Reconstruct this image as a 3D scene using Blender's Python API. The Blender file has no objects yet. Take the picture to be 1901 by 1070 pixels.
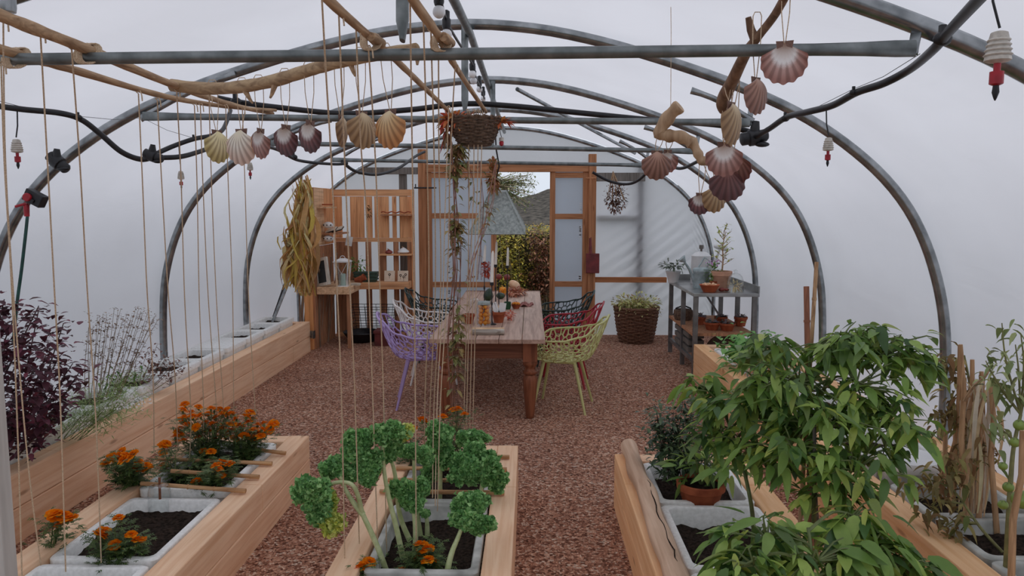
import bpy, bmesh, math, random
from mathutils import Vector, Matrix, Euler
from mathutils.geometry import delaunay_2d_cdt
import mathutils.noise as mnoise
R = math.radians
PI = math.pi
scn = bpy.context.scene
col = scn.collection

# ------------------------------------------------------------------ camera
CAM = Vector((0, 0, 1.7)); PITCH = R(-6.12); YAW = R(1.4); FPX = 1400.0
cd = bpy.data.cameras.new('camera'); cam = bpy.data.objects.new('camera', cd); col.objects.link(cam)
cam.location = CAM; cam.rotation_euler = (R(90) + PITCH, 0, YAW)
cd.sensor_width = 36; cd.lens = 36 * FPX / 1901; cd.clip_start = 0.05; cd.clip_end = 400
scn.camera = cam
RM = Euler((R(90) + PITCH, 0, YAW)).to_matrix()
def ray(px, py): return RM @ Vector(((px - 950.5) / FPX, -(py - 535) / FPX, -1.0))
def P(px, py, Y):            # a point of the place at distance Y down the tunnel
    d = ray(px, py); return CAM + d * (Y / d.y)
def G(px, py, h=0.0):        # a point of the place at height h
    d = ray(px, py); return CAM + d * ((h - CAM.z) / d.z)

# ------------------------------------------------------------------ world: overcast sky
w = bpy.data.worlds.new('sky'); scn.world = w; w.use_nodes = True
nt = w.node_tree; nt.nodes.clear()
o_ = nt.nodes.new('ShaderNodeOutputWorld'); bg = nt.nodes.new('ShaderNodeBackground')
tc = nt.nodes.new('ShaderNodeTexCoord'); sx = nt.nodes.new('ShaderNodeSeparateXYZ'); rp = nt.nodes.new('ShaderNodeValToRGB')
nz = nt.nodes.new('ShaderNodeTexNoise'); nz.inputs['Scale'].default_value = 2.2; nz.inputs['Detail'].default_value = 4
ad = nt.nodes.new('ShaderNodeMath'); ad.operation = 'MULTIPLY_ADD'; ad.inputs[1].default_value = 0.35
nt.links.new(tc.outputs['Generated'], sx.inputs[0]); nt.links.new(tc.outputs['Generated'], nz.inputs['Vector'])
nt.links.new(nz.outputs['Fac'], ad.inputs[0]); nt.links.new(sx.outputs['Z'], ad.inputs[2])
nt.links.new(ad.outputs[0], rp.inputs['Fac'])
e = rp.color_ramp.elements
e[0].position = 0.10; e[0].color = (0.52, 0.57, 0.65, 1); e[1].position = 1.1; e[1].color = (1.0, 1.0, 1.0, 1)
nt.links.new(rp.outputs['Color'], bg.inputs['Color']); bg.inputs['Strength'].default_value = 1.0
nt.links.new(bg.outputs[0], o_.inputs['Surface'])
# soft, high sun behind the cloud
sd = bpy.data.lights.new('veiled_sun', 'SUN'); sd.energy = 0.5; sd.angle = R(40); sd.color = (1, 0.98, 0.95)
so = bpy.data.objects.new('veiled_sun', sd); col.objects.link(so); so.rotation_euler = (R(25), R(18), 0); so.location = (0, 0, 12)
scn.view_settings.view_transform = 'Standard'; scn.view_settings.look = 'None'
scn.view_settings.gamma = 1.0; scn.view_settings.exposure = 0.38
scn.cycles.use_denoising = True
scn.cycles.max_bounces = 10; scn.cycles.diffuse_bounces = 5; scn.cycles.transmission_bounces = 8
scn.cycles.transparent_max_bounces = 12; scn.cycles.caustics_reflective = False; scn.cycles.caustics_refractive = False

# ------------------------------------------------------------------ mesh helper
class MB:
    def __init__(s): s.v = []; s.f = []; s.a = []; s.m = []; s.cur = 0; s.tag = 0.0
    def add(s, vs, fs, at=None):
        b = len(s.v); s.v += [Vector(q) for q in vs]; s.f += [tuple(i + b for i in q) for q in fs]
        s.a += at if at else [s.tag] * len(vs); s.m += [s.cur] * len(fs)
    def box(s, lo, hi, M=None):
        x0, y0, z0 = lo; x1, y1, z1 = hi
        vs = [Vector(q) for q in ((x0,y0,z0),(x1,y0,z0),(x1,y1,z0),(x0,y1,z0),(x0,y0,z1),(x1,y0,z1),(x1,y1,z1),(x0,y1,z1))]
        if M: vs = [M @ q for q in vs]
        s.add(vs, [(0,3,2,1),(4,5,6,7),(0,1,5,4),(1,2,6,5),(2,3,7,6),(3,0,4,7)]); return s
    def cbox(s, c, d, M=None):
        c = Vector(c); d = Vector(d) / 2; return s.box(c - d, c + d, M)
    def bar(s, a, b, wd, hg, up=(0,0,1)):     # rectangular bar from a to b
        a = Vector(a); b = Vector(b); t = (b - a).normalized(); u = Vector(up)
        x = t.cross(u)
        if x.length < 1e-4: x = t.cross(Vector((0,1,0)))
        x.normalize(); y = x.cross(t).normalized()
        vs = [p + x * sx_ * wd / 2 + y * sy_ * hg / 2 for p in (a, b) for sx_, sy_ in ((-1,-1),(1,-1),(1,1),(-1,1))]
        s.add(vs, [(0,1,2,3),(7,6,5,4),(0,4,5,1),(1,5,6,2),(2,6,7,3),(3,7,4,0)]); return s
    def tube(s, pts, r, n=8, cap=True, flat=None):
        pts = [Vector(q) for q in pts]; N = len(pts)
        rs = r if isinstance(r, (list, tuple)) else [r] * N
        t0 = (pts[1] - pts[0]).normalized(); ref = Vector((0,0,1)) if abs(t0.z) < .9 else Vector((1,0,0))
        x = t0.cross(ref).normalized(); vs = []
        for i, q in enumerate(pts):
            t = (pts[min(i+1, N-1)] - pts[max(i-1, 0)])
            t = t.normalized() if t.length > 1e-9 else t0
            x = (x - t * x.dot(t)); x = x.normalized() if x.length > 1e-6 else t.orthogonal().normalized()
            y = t.cross(x)
            for k in range(n):
                a = 2 * PI * k / n
                fx = fy = 1.0
                if flat: fx, fy = flat[i]
                vs.append(q + x * math.cos(a) * rs[i] * fx + y * math.sin(a) * rs[i] * fy)
        fs = [(i*n+k, i*n+(k+1)%n, (i+1)*n+(k+1)%n, (i+1)*n+k) for i in range(N-1) for k in range(n)]
        if cap: fs += [tuple(reversed(range(n))), tuple((N-1)*n + k for k in range(n))]
        s.add(vs, fs); return s
    def lathe(s, prof, c=(0,0,0), n=16, M=None, cap0=True, cap1=True):
        c = Vector(c); vs = []
        for r, z in prof:
            for k in range(n):
                a = 2*PI*k/n; q = Vector((r*math.cos(a), r*math.sin(a), z)); vs.append((M @ q if M else q) + c)
        N = len(prof); fs = [(i*n+k, i*n+(k+1)%n, (i+1)*n+(k+1)%n, (i+1)*n+k) for i in range(N-1) for k in range(n)]
        if cap0: fs.append(tuple(reversed(range(n))))
        if cap1: fs.append(tuple((N-1)*n + k for k in range(n)))
        s.add(vs, fs); return s
    def ball(s, c, r, n=10, m=6, sq=(1,1,1), M=None):
        c = Vector(c); vs = [Vector((0,0,-r*sq[2]))]
        for j in range(1, m):
            t = PI*j/m - PI/2
            for k in range(n):
                a = 2*PI*k/n; vs.append(Vector((r*math.cos(t)*math.cos(a)*sq[0], r*math.cos(t)*math.sin(a)*sq[1], r*math.sin(t)*sq[2])))
        vs.append(Vector((0,0,r*sq[2])))
        if M: vs = [M @ q for q in vs]
        vs = [q + c for q in vs]; L = len(vs) - 1
        fs = [(0, 1+(k+1)%n, 1+k) for k in range(n)]
        for j in range(m-2):
            for k in range(n): fs.append((1+j*n+k, 1+j*n+(k+1)%n, 1+(j+1)*n+(k+1)%n, 1+(j+1)*n+k))
        fs += [(L, 1+(m-2)*n+k, 1+(m-2)*n+(k+1)%n) for k in range(n)]
        s.add(vs, fs); return s
    def leaf(s, p, d, up, L, W, droop=.3, fold=.15, n=4, tip=1.0):   # a pointed blade folded on its midrib
        p = Vector(p); d = Vector(d).normalized(); up = Vector(up)
        x = d.cross(up); x = x.normalized() if x.length > 1e-5 else d.orthogonal().normalized()
        z = x.cross(d); vs = []
        for i in range(n+1):
            t = i/n; wd = W/2 * math.sin(PI * min(1, t*.92+.04)**.8) * (1 - .15*t) + .0005
            if i == n: wd = .0006
            c = p + d*(L*t) - Vector((0,0,1))*(droop*L*t*t) 
            vs += [c - x*wd + z*fold*wd, c, c + x*wd + z*fold*wd]
        fs = []
        for i in range(n):
            b = i*3; fs += [(b, b+1, b+4, b+3), (b+1, b+2, b+5, b+4)]
        s.add(vs, fs); return s
    def build(s, name, mat, parent=None, smooth=True, bevel=0, loc=None, att=False, att2=None):
        me = bpy.data.meshes.new(name)
        off = Vector((0,0,0))
        if parent is not None:
            q = parent
            while q is not None: off = off + q.location; q = q.parent
        elif loc is not None: off = Vector(loc)
        me.from_pydata([tuple(q - off) for q in s.v], [], s.f)
        mats = mat if isinstance(mat, (list, tuple)) else [mat]
        for m in mats: me.materials.append(m)
        if len(mats) > 1: me.polygons.foreach_set('material_index', s.m)
        me.polygons.foreach_set('use_smooth', [smooth]*len(me.polygons))
        if att:
            at = me.attributes.new('rad', 'FLOAT', 'POINT'); at.data.foreach_set('value', s.a)
        if att2:
            at = me.attributes.new('rib', 'FLOAT', 'POINT'); at.data.foreach_set('value', att2)
        me.validate(); me.update()
        ob = bpy.data.objects.new(name, me); col.objects.link(ob)
        if parent is not None: ob.parent = parent
        elif loc is not None: ob.location = loc
        if bevel:
            md = ob.modifiers.new('bevel', 'BEVEL'); md.width = bevel; md.segments = 2; md.limit_method = 'ANGLE'
        elif smooth:
            try: me.set_sharp_from_angle(angle=R(50))
            except Exception: pass
        return ob
def tag(o, label, cat, group=None, kind=None):
    o['label'] = label; o['category'] = cat
    if group: o['group'] = group
    if kind: o['kind'] = kind
    return o
def thing(name, loc, label, cat, group=None, kind=None):
    o = bpy.data.objects.new(name, None); o.empty_display_size = .05; col.objects.link(o); o.location = loc
    return tag(o, label, cat, group, kind)
def struct(o): o['kind'] = 'structure'; return o
def dup(src, loc=None, rot=None, scale=None, label=None, group=None):
    def rec(a, par):
        c = a.copy(); col.objects.link(c); c.parent = par
        for ch in [q for q in KIDS.get(a.name, [])]: rec(ch, c)
        return c
    KIDS = {}
    for q in list(bpy.data.objects):
        if q.parent: KIDS.setdefault(q.parent.name, []).append(q)
    c = rec(src, None)
    if loc is not None: c.location = loc
    if rot is not None: c.rotation_euler = rot
    if scale is not None: c.scale = (scale,)*3 if not hasattr(scale, '__len__') else scale
    if label: c['label'] = label
    if group: c['group'] = group
    return c

# ------------------------------------------------------------------ materials
def S(c):                     # 0-255 sRGB to linear
    return tuple(((x/255/12.92) if x/255 <= .04045 else ((x/255+.055)/1.055)**2.4) for x in c) + (1,)
def nmat(name):
    m = bpy.data.materials.new(name); m.use_nodes = True; t = m.node_tree
    return m, t, t.nodes['Principled BSDF']
def N(t, ty, **kw):
    n = t.nodes.new(ty)
    for k, v in kw.items():
        if k in n.inputs: n.inputs[k].default_value = v
        else: setattr(n, k, v)
    return n
def ramp(t, fac, stops):
    r = t.nodes.new('ShaderNodeValToRGB'); e = r.color_ramp.elements
    while len(e) < len(stops): e.new(.5)
    for i, (p, c) in enumerate(stops): e[i].position = p; e[i].color = c
    t.links.new(fac, r.inputs['Fac']); return r
def bump(t, b, h, strength=.3, dist=.01):
    n = N(t, 'ShaderNodeBump', Strength=strength, Distance=dist); t.links.new(h, n.inputs['Height']); t.links.new(n.outputs[0], b.inputs['Normal'])
def coords(t, scale=(1,1,1), rot=(0,0,0)):
    c = t.nodes.new('ShaderNodeTexCoord'); m = t.nodes.new('ShaderNodeMapping')
    m.inputs['Scale'].default_value = scale; m.inputs['Rotation'].default_value = rot
    t.links.new(c.outputs['Object'], m.inputs['Vector']); return m.outputs['Vector']
def M_plain(name, c, c2=None, rough=.6, scale=20, metal=0, spec=.5, bmp=0, detail=3, trans=0):
    m, t, b = nmat(name); c2 = c2 or tuple(x*.8 for x in c)
    n = N(t, 'ShaderNodeTexNoise', Scale=scale, Detail=detail); t.links.new(coords(t), n.inputs['Vector'])
    r = ramp(t, n.outputs['Fac'], [(.32, S(c2)), (.68, S(c))]); t.links.new(r.outputs[0], b.inputs['Base Color'])
    b.inputs['Roughness'].default_value = rough; b.inputs['Metallic'].default_value = metal; b.inputs['Specular IOR Level'].default_value = spec
    if bmp: bump(t, b, n.outputs['Fac'], bmp, .01)
    return m
def M_wood(name, c, c2, axis='Y', scale=1.0, rough=.7, dark=None, bmp=.25):
    m, t, b = nmat(name)
    sc = {'X': (1.2,22,22), 'Y': (22,1.2,22), 'Z': (22,22,1.2)}[axis]
    v = coords(t, tuple(x*scale for x in sc))
    n = N(t, 'ShaderNodeTexNoise', Scale=1.6, Detail=6, Distortion=.6); t.links.new(v, n.inputs['Vector'])
    n2 = N(t, 'ShaderNodeTexNoise', Scale=3.0, Detail=3); t.links.new(coords(t), n2.inputs['Vector'])
    r = ramp(t, n.outputs['Fac'], [(.3, S(c2)), (.62, S(c))])
    mx = N(t, 'ShaderNodeMix', data_type='RGBA', blend_type='MULTIPLY'); mx.inputs['Factor'].default_value = .55
    r2 = ramp(t, n2.outputs['Fac'], [(.3, (.84,.82,.80,1)), (.7, (1,1,1,1))])
    t.links.new(r.outputs[0], mx.inputs['A']); t.links.new(r2.outputs[0], mx.inputs['B'])
    # knots
    vo = N(t, 'ShaderNodeTexVoronoi', Scale=1.0); t.links.new(coords(t, {'X': (2.2,9,9), 'Y': (9,2.2,9), 'Z': (9,9,2.2)}[axis]), vo.inputs['Vector'])
    rk = ramp(t, vo.outputs['Distance'], [(.05, (.35,.22,.15,1)), (.13, (1,1,1,1))])
    mk = N(t, 'ShaderNodeMix', data_type='RGBA', blend_type='MULTIPLY'); mk.inputs['Factor'].default_value = .6
    t.links.new(mx.outputs['Result'], mk.inputs['A']); t.links.new(rk.outputs[0], mk.inputs['B'])
    t.links.new(mk.outputs['Result'], b.inputs['Base Color']); b.inputs['Roughness'].default_value = rough
    b.inputs['Specular IOR Level'].default_value = .3
    if bmp: bump(t, b, n.outputs['Fac'], bmp, .006)
    return m
def M_leaf(name, stops, rough=.5, spec=.4, trans=.25, gain=1.55):
    m, t, b = nmat(name)
    g = t.nodes.new('ShaderNodeNewGeometry')
    k = len(stops); r = ramp(t, g.outputs['Random Per Island'], [(i/max(1,k-1), tuple(min(.92, x*gain) for x in S(c)[:3])+(1,)) for i, c in enumerate(stops)])
    n = N(t, 'ShaderNodeTexNoise', Scale=35); t.links.new(coords(t), n.inputs['Vector'])
    mx = N(t, 'ShaderNodeMix', data_type='RGBA', blend_type='MULTIPLY'); mx.inputs['Factor'].default_value = .4
    r2 = ramp(t, n.outputs['Fac'], [(.35, (.75,.75,.75,1)), (.65, (1,1,1,1))])
    t.links.new(r.outputs[0], mx.inputs['A']); t.links.new(r2.outputs[0], mx.inputs['B'])
    t.links.new(mx.outputs['Result'], b.inputs['Base Color']); b.inputs['Roughness'].default_value = rough
    b.inputs['Specular IOR Level'].default_value = spec
    tr = t.nodes.new('ShaderNodeBsdfTranslucent'); t.links.new(mx.outputs['Result'], tr.inputs['Color'])
    ms = t.nodes.new('ShaderNodeMixShader'); ms.inputs[0].default_value = trans
    out = t.nodes['Material Output']; t.links.new(b.outputs[0], ms.inputs[1]); t.links.new(tr.outputs[0], ms.inputs[2]); t.links.new(ms.outputs[0], out.inputs['Surface'])
    return m
def M_film(name, tint=(.63,.645,.715), wrinkle=False):
    m, t, b = nmat(name); out = t.nodes['Material Output']
    n = N(t, 'ShaderNodeTexNoise', Scale=1.3, Detail=3); t.links.new(coords(t), n.inputs['Vector'])
    r = ramp(t, n.outputs['Fac'], [(.35, tuple(x*.93 for x in tint)+(1,)), (.65, tint+(1,))])
    tr = t.nodes.new('ShaderNodeBsdfTranslucent'); di = t.nodes.new('ShaderNodeBsdfDiffuse'); gl = N(t, 'ShaderNodeBsdfGlossy', Roughness=.28)
    gl.inputs['Color'].default_value = (.9,.9,.9,1); di.inputs['Color'].default_value = (.85,.85,.88,1)
    t.links.new(r.outputs[0], tr.inputs['Color'])
    m1 = t.nodes.new('ShaderNodeMixShader'); m1.inputs[0].default_value = .25; t.links.new(tr.outputs[0], m1.inputs[1]); t.links.new(di.outputs[0], m1.inputs[2])
    m2 = t.nodes.new('ShaderNodeMixShader'); m2.inputs[0].default_value = .05
    t.links.new(m1.outputs[0], m2.inputs[1]); t.links.new(gl.outputs[0], m2.inputs[2]); t.links.new(m2.outputs[0], out.inputs['Surface'])
    bn = N(t, 'ShaderNodeTexNoise', Scale=2.5, Detail=4, Distortion=1.0); t.links.new(coords(t, (1,.5,1)), bn.inputs['Vector'])
    bb = N(t, 'ShaderNodeBump', Strength=.25, Distance=.03); t.links.new(bn.outputs['Fac'], bb.inputs['Height'])
    for q in (tr, di, gl): t.links.new(bb.outputs[0], q.inputs['Normal'])
    return m

m_film = M_film('polythene')
m_film_end = M_film('polythene_end', (.68,.70,.76))
m_steel = M_plain('galvanised_tube', (168,172,174), (120,124,126), .26, 14, metal=.85, bmp=.05)
m_tubed = M_plain('galvanised_dull', (136,142,142), (96,102,102), .4, 14, metal=.6)
m_bed = M_wood('sleeper_pine', (255,216,180), (238,188,148), 'Y')
m_bedx = M_wood('sleeper_pine_cross', (255,216,180), (238,188,148), 'X')
m_bed5 = M_wood('sleeper_orange', (255,208,160), (240,182,128), 'Y')
m_frame = M_wood('door_timber', (196,138,98), (148,98,64), 'Z')
m_framex = M_wood('door_timber_cross', (196,138,98), (148,98,64), 'X')
m_greyw = M_wood('grey_timber', (128,122,116), (92,86,80), 'Z')
m_styro = M_plain('polystyrene', (250,250,247), (232,232,228), .8, 60, spec=.2, bmp=.15)
m_styrog = M_plain('polystyrene_grimy', (214,214,208), (150,150,144), .8, 9, spec=.2, bmp=.15)
m_soil = M_plain('soil', (64,52,44), (22,17,14), .95, 70, spec=.1, bmp=1.0, detail=6)
m_black = M_plain('black_plastic', (34,34,38), (18,18,22), .45, 30)
m_red = M_plain('red_plastic', (190,30,48), (150,20,36), .4, 30)
m_whitep = M_plain('white_plastic', (214,208,198), (180,174,164), .6, 60)
m_string = M_plain('jute_string', (222,198,168), (180,154,126), .9, 300)
m_twig = M_wood('hazel_bark', (200,168,134), (146,116,90), 'Y', 2.0, .8)
m_cane = M_wood('bamboo', (214,170,124), (166,122,84), 'X', 2.0, .6)
m_canez = M_wood('bamboo_upright', (206,166,126), (150,112,80), 'Z', 2.0, .6)
m_terra = M_plain('terracotta', (178,98,66), (144,74,50), .8, 18, spec=.2, bmp=.1)

# ground: crushed bark
mg, t, b = nmat('bark_chips')
v = coords(t)
vo = N(t, 'ShaderNodeTexVoronoi', Scale=75.0); t.links.new(v, vo.inputs['Vector'])
vo2 = N(t, 'ShaderNodeTexVoronoi', Scale=170.0); t.links.new(v, vo2.inputs['Vector'])
nn = N(t, 'ShaderNodeTexNoise', Scale=1.1, Detail=4); t.links.new(v, nn.inputs['Vector'])
sp = N(t, 'ShaderNodeSeparateColor'); t.links.new(vo.outputs['Color'], sp.inputs[0])
sp2 = N(t, 'ShaderNodeSeparateColor'); t.links.new(vo2.outputs['Color'], sp2.inputs[0])
r1 = ramp(t, sp.outputs[0], [(0, S((118,76,60))), (.45, S((196,142,116))), (.8, S((232,180,150))), (1, S((252,228,205)))])
r2_ = ramp(t, sp2.outputs[0], [(0, (.35,.3,.3,1)), (.5, (.95,.9,.88,1)), (1, (1.0,1.0,1.0,1))])
mx = N(t, 'ShaderNodeMix', data_type='RGBA', blend_type='MULTIPLY'); mx.inputs['Factor'].default_value = .8
t.links.new(r1.outputs[0], mx.inputs['A']); t.links.new(r2_.outputs[0], mx.inputs['B'])
rn = ramp(t, nn.outputs['Fac'], [(.35, (.72,.7,.72,1)), (.65, (1,1,1,1))])
mx2 = N(t, 'ShaderNodeMix', data_type='RGBA', blend_type='MULTIPLY'); mx2.inputs['Factor'].default_value = .7
t.links.new(mx.outputs['Result'], mx2.inputs['A']); t.links.new(rn.outputs[0], mx2.inputs['B'])
t.links.new(mx2.outputs['Result'], b.inputs['Base Color']); b.inputs['Roughness'].default_value = .95; b.inputs['Specular IOR Level'].default_value = .15
bump(t, b, vo.outputs['Distance'], .9, .02)
m_ground = mg
# ================================================================== SETTING
CX = -.34; YB, YF = 10.0, -1.2
HY = [2.42, 4.35, 6.2, 8.05, 9.92]
PROF = [(0,2.72),(.35,2.695),(.65,2.64),(.95,2.56),(1.25,2.465),(1.5,2.375),(1.75,2.27),(1.97,2.15),(2.17,2.01),(2.34,1.86),(2.48,1.69),(2.585,1.5),(2.66,1.3),(2.71,1.1),(2.735,.9),(2.75,.6),(2.75,.3),(2.75,0)]
def smooth_prof(k=3):
    pts = [Vector((-x, z, 0)) for x, z in reversed(PROF)] + [Vector((x, z, 0)) for x, z in PROF[1:]]
    out = []
    for i in range(len(pts)-1):
        p0 = pts[max(i-1,0)]; p1 = pts[i]; p2 = pts[i+1]; p3 = pts[min(i+2, len(pts)-1)]
        for j in range(k):
            s = j/k; out.append(.5*((2*p1)+(p2-p0)*s+(2*p0-5*p1+4*p2-p3)*s*s+(3*p1-p0-3*p2+p3)*s**3))
    out.append(pts[-1]); return [(q.x, q.y) for q in out]
ARC = smooth_prof()
def arc_at(X):       # height of a hoop at X
    u = abs(X - CX)
    for (a, b_), (c, d) in zip(PROF, PROF[1:]):
        if a <= u <= c: return b_ + (d - b_) * (u - a) / max(1e-6, c - a)
    return 0
def zs(y):           # the roof sags a little towards the near hoop
    return .955 + .045*min(1, max(0, (y-2.42)/1.93))
def xo(a, y):        # the near left side of the frame leans out a little
    return CX + (a*(1+.062*(1-min(1, max(0, (y-4.35)/1.85)))) if a < 0 else a)
def film(name, i0, i1):
    off = .045; pts = []
    for i in range(i0, i1+1):
        a = ARC[max(i-1,0)]; c = ARC[min(i+1, len(ARC)-1)]
        tx, tz = c[0]-a[0], c[1]-a[1]; L = math.hypot(tx, tz); nx, nz = -tz/L, tx/L
        pts.append((ARC[i][0] + nx*off, ARC[i][1] + nz*off if ARC[i][1] > 0 else -.02, nx, nz))
    NY = 44; vs = []; nr = []
    for j in range(NY+1):
        y = YF + (YB - YF) * j/NY
        for (x, z, nx, nz_) in pts: vs.append(Vector((xo(x, y), y, z*zs(y)))); nr.append((nx, 0, nz_))
    n = len(pts); fs = [(j*n+i, j*n+i+1, (j+1)*n+i+1, (j+1)*n+i) for j in range(NY) for i in range(n-1)]
    mb = MB(); mb.add(vs, fs); o = mb.build(name, m_film)
    o.data.normals_split_custom_set_from_vertices(nr)
    return struct(o)
nA = len(ARC); q = 18
film('wall_left', 0, q); film('ceiling', q, nA-1-q); film('wall_right', nA-1-q, nA-1)
# floor (also the grass bank outside)
mb = MB(); mb.box((CX-3.4, YF-.3, -.06), (CX+3.4, YB+.02, 0)); struct(mb.build('floor', m_ground, smooth=False))
m_grass = M_plain('meadow', (64,72,44), (42,48,30), .95, 3)
mb = MB(); mb.box((-120, -60, -.4), (120, 160, -.08)); struct(mb.build('ground', m_grass, smooth=False))
# end walls
def endwall(name, y, hole=None, mat=None):
    mb = MB(); xs = [CX + a for a, _ in ARC]; n = len(xs)
    def top(x): 
        u = x
        for i in range(n-1):
            if xs[i] <= u <= xs[i+1] + 1e-9: 
                f = (u-xs[i])/max(1e-9, xs[i+1]-xs[i]); return ARC[i][1]+(ARC[i+1][1]-ARC[i][1])*f
        return 0
    lo, hi = CX-2.749, CX+2.749; K = 170; st = [lo+(hi-lo)*i/K for i in range(K+1)]
    if hole: st = sorted(set([s_ for s_ in st if not (hole[0]-.02 < s_ < hole[0]+.02 or hole[1]-.02 < s_ < hole[1]+.02)] + [hole[0], hole[1]]))
    J = 80
    for a, c in zip(st, st[1:]):
        z0 = hole[2] if hole and a >= hole[0]-1e-6 and c <= hole[1]+1e-6 else 0.0
        vs = []; 
        for x in (a, c):
            for j in range(J+1):
                z = z0 + (max(top(x), z0) - z0)*j/J
                # creases fanning from the doorway foot to the upper corner
                dx = abs(x-.85); amp = .013*min(1, max(0, (x-.85)/.5))*max(0, 1-abs(z-1.0)/1.0) if x > .85 else 0
                dy = amp*(math.sin((z - dx*.75)*38 + 2*math.sin(dx*2))+.6*math.sin((z-dx*.9)*71))
                vs.append((x, y+dy, z))
        mb.add(vs, [(j, J+1+j, J+2+j, j+1) for j in range(J)])
    o = mb.build(name, mat or m_film_end)
    bm = bmesh.new(); bm.from_mesh(o.data); bmesh.ops.remove_doubles(bm, verts=bm.verts, dist=1e-4); bm.to_mesh(o.data); bm.free()
    return struct(o)
DX0, DX1 = P(783, 400, YB).x, P(1101, 400, YB).x; DTOP = P(900, 310, YB).z
endwall('wall_back', YB, (DX0+.03, DX1-.03, DTOP))
endwall('wall_front', YF, (CX-1.7, CX+1.7, 2.25))  # unseen near end: wide opening added and set close to admit extra sky light

def post(mb, x0, x1, z0, z1, y0, y1): mb.box((x0, y0, z0), (x1, y1, z1))
# door frame (trim) ------------------------------------------------
def trim(n, lo, hi, mat): 
    mb = MB(); mb.box(lo, hi); return struct(mb.build('trim_%d' % n, mat, smooth=False, bevel=.004))
pw = .10
zt_ = P(785, 278, YB).z
trim(1, (DX0-.03, YB-.10, 0), (DX0+.07, YB-.003, P(785, 278, YB).z), m_frame)
trim(2, (DX1-.07, YB-.10, 0), (DX1+.03, YB-.003, P(1095, 287, YB).z), m_frame)
trim(3, (DX0+.07, YB-.09, DTOP-.07), (DX1-.07, YB-.012, DTOP+.03), m_framex)
zr = P(1165, 519, YB).z
trim(4, (DX1+.03, YB-.075, zr-.035), (P(1236,519,YB).x, YB-.03, zr+.035), M_wood('rail_timber', (184,122,80), (150,92,56), 'X'))
# framing seen dimly behind the film of the end wall
gx = P(1187, 400, YB+.1).x
trim(5, (gx-.05, YB+.03, 0), (gx+.05, YB+.10, 2.3), m_greyw)
zz = P(1187, 403, YB+.1).z
trim(6, (DX1+.04, YB+.035, zz-.035), (gx-.05, YB+.09, zz+.035), m_greyw)
gx2 = P(748, 330, YB-.03).x
trim(7, (gx2-.05, YB-.06, 0), (gx2+.05, YB-.006, 2.2), m_greyw)
zz2 = P(700, 318, YB-.1).z
trim(8, (P(668,318,YB).x, YB-.10, zz2-.04), (DX0-.03, YB-.062, zz2+.05), m_greyw)
trim(9, (DX1+.03, YB-.10, P(1140,330,YB).z-.05), (P(1196,330,YB).x, YB-.04, P(1140,330,YB).z+.06), m_greyw)
# door panels ------------------------------------------------------
m_pane = M_film('door_sheet', (.62,.67,.74))
m_print = M_plain('white_print', (235,238,240), (220,224,228), .6, 10)
def door(n, x0, x1, rails, yd, stile=.07):
    # timber stiles and rails; two sheet faces
    root = MB(); z1 = DTOP-.0705
    root.box((x0, yd-.025, .02), (x0+stile, yd+.025, z1)); root.box((x1-stile, yd-.025, .02), (x1, yd+.025, z1))
    o = root.build('door_%d' % n, m_frame, smooth=False, bevel=.003); struct(o)
    rb = MB()
    for z in rails + [z1-.04, .06]: rb.box((x0+stile, yd-.022, z-.035), (x1-stile, yd+.022, z+.035))
    rb.build('door_rail', m_framex, o, smooth=False)
    sh = MB(); sh.box((x0+stile*.6, yd+.026, .05), (x1-stile*.6, yd+.029, z1)); sh.build('door_sheet', m_pane, o, smooth=False)
    # faint printed marks running up the sheet
    pr = MB(); rnd = random.Random(n)
    for colx in (.78, .86) if n == 2 else (.30, .38):
        z = .5
        while z < z1-.55:
            xx = x0+(x1-x0)*colx
            if rnd.random() < .62:
                k = rnd.randint(4, 9)
                for i in range(k):
                    zz = z+i*.026; pr.box((xx, yd+.0235, zz), (xx+rnd.choice((.018,.028,.034)), yd+.0258, zz+.013))
                    if rnd.random() < .6: pr.box((xx+rnd.choice((0,.016)), yd+.0235, zz), (xx+.024, yd+.0258, zz+.024))
                z += k*.026
            z += .1
    pr.build('printed_mark', m_print, o, smooth=False)
    return o
zr1, zr2 = P(1060,402,YB).z, P(1060,527,YB).z
door(1, DX0+.07, P(922,500,YB).x, [P(850,401,YB).z, P(850,528,YB).z], YB-.04)
door(2, P(1020,500,YB).x, DX1-.07, [zr1, zr2], YB-.04)

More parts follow.
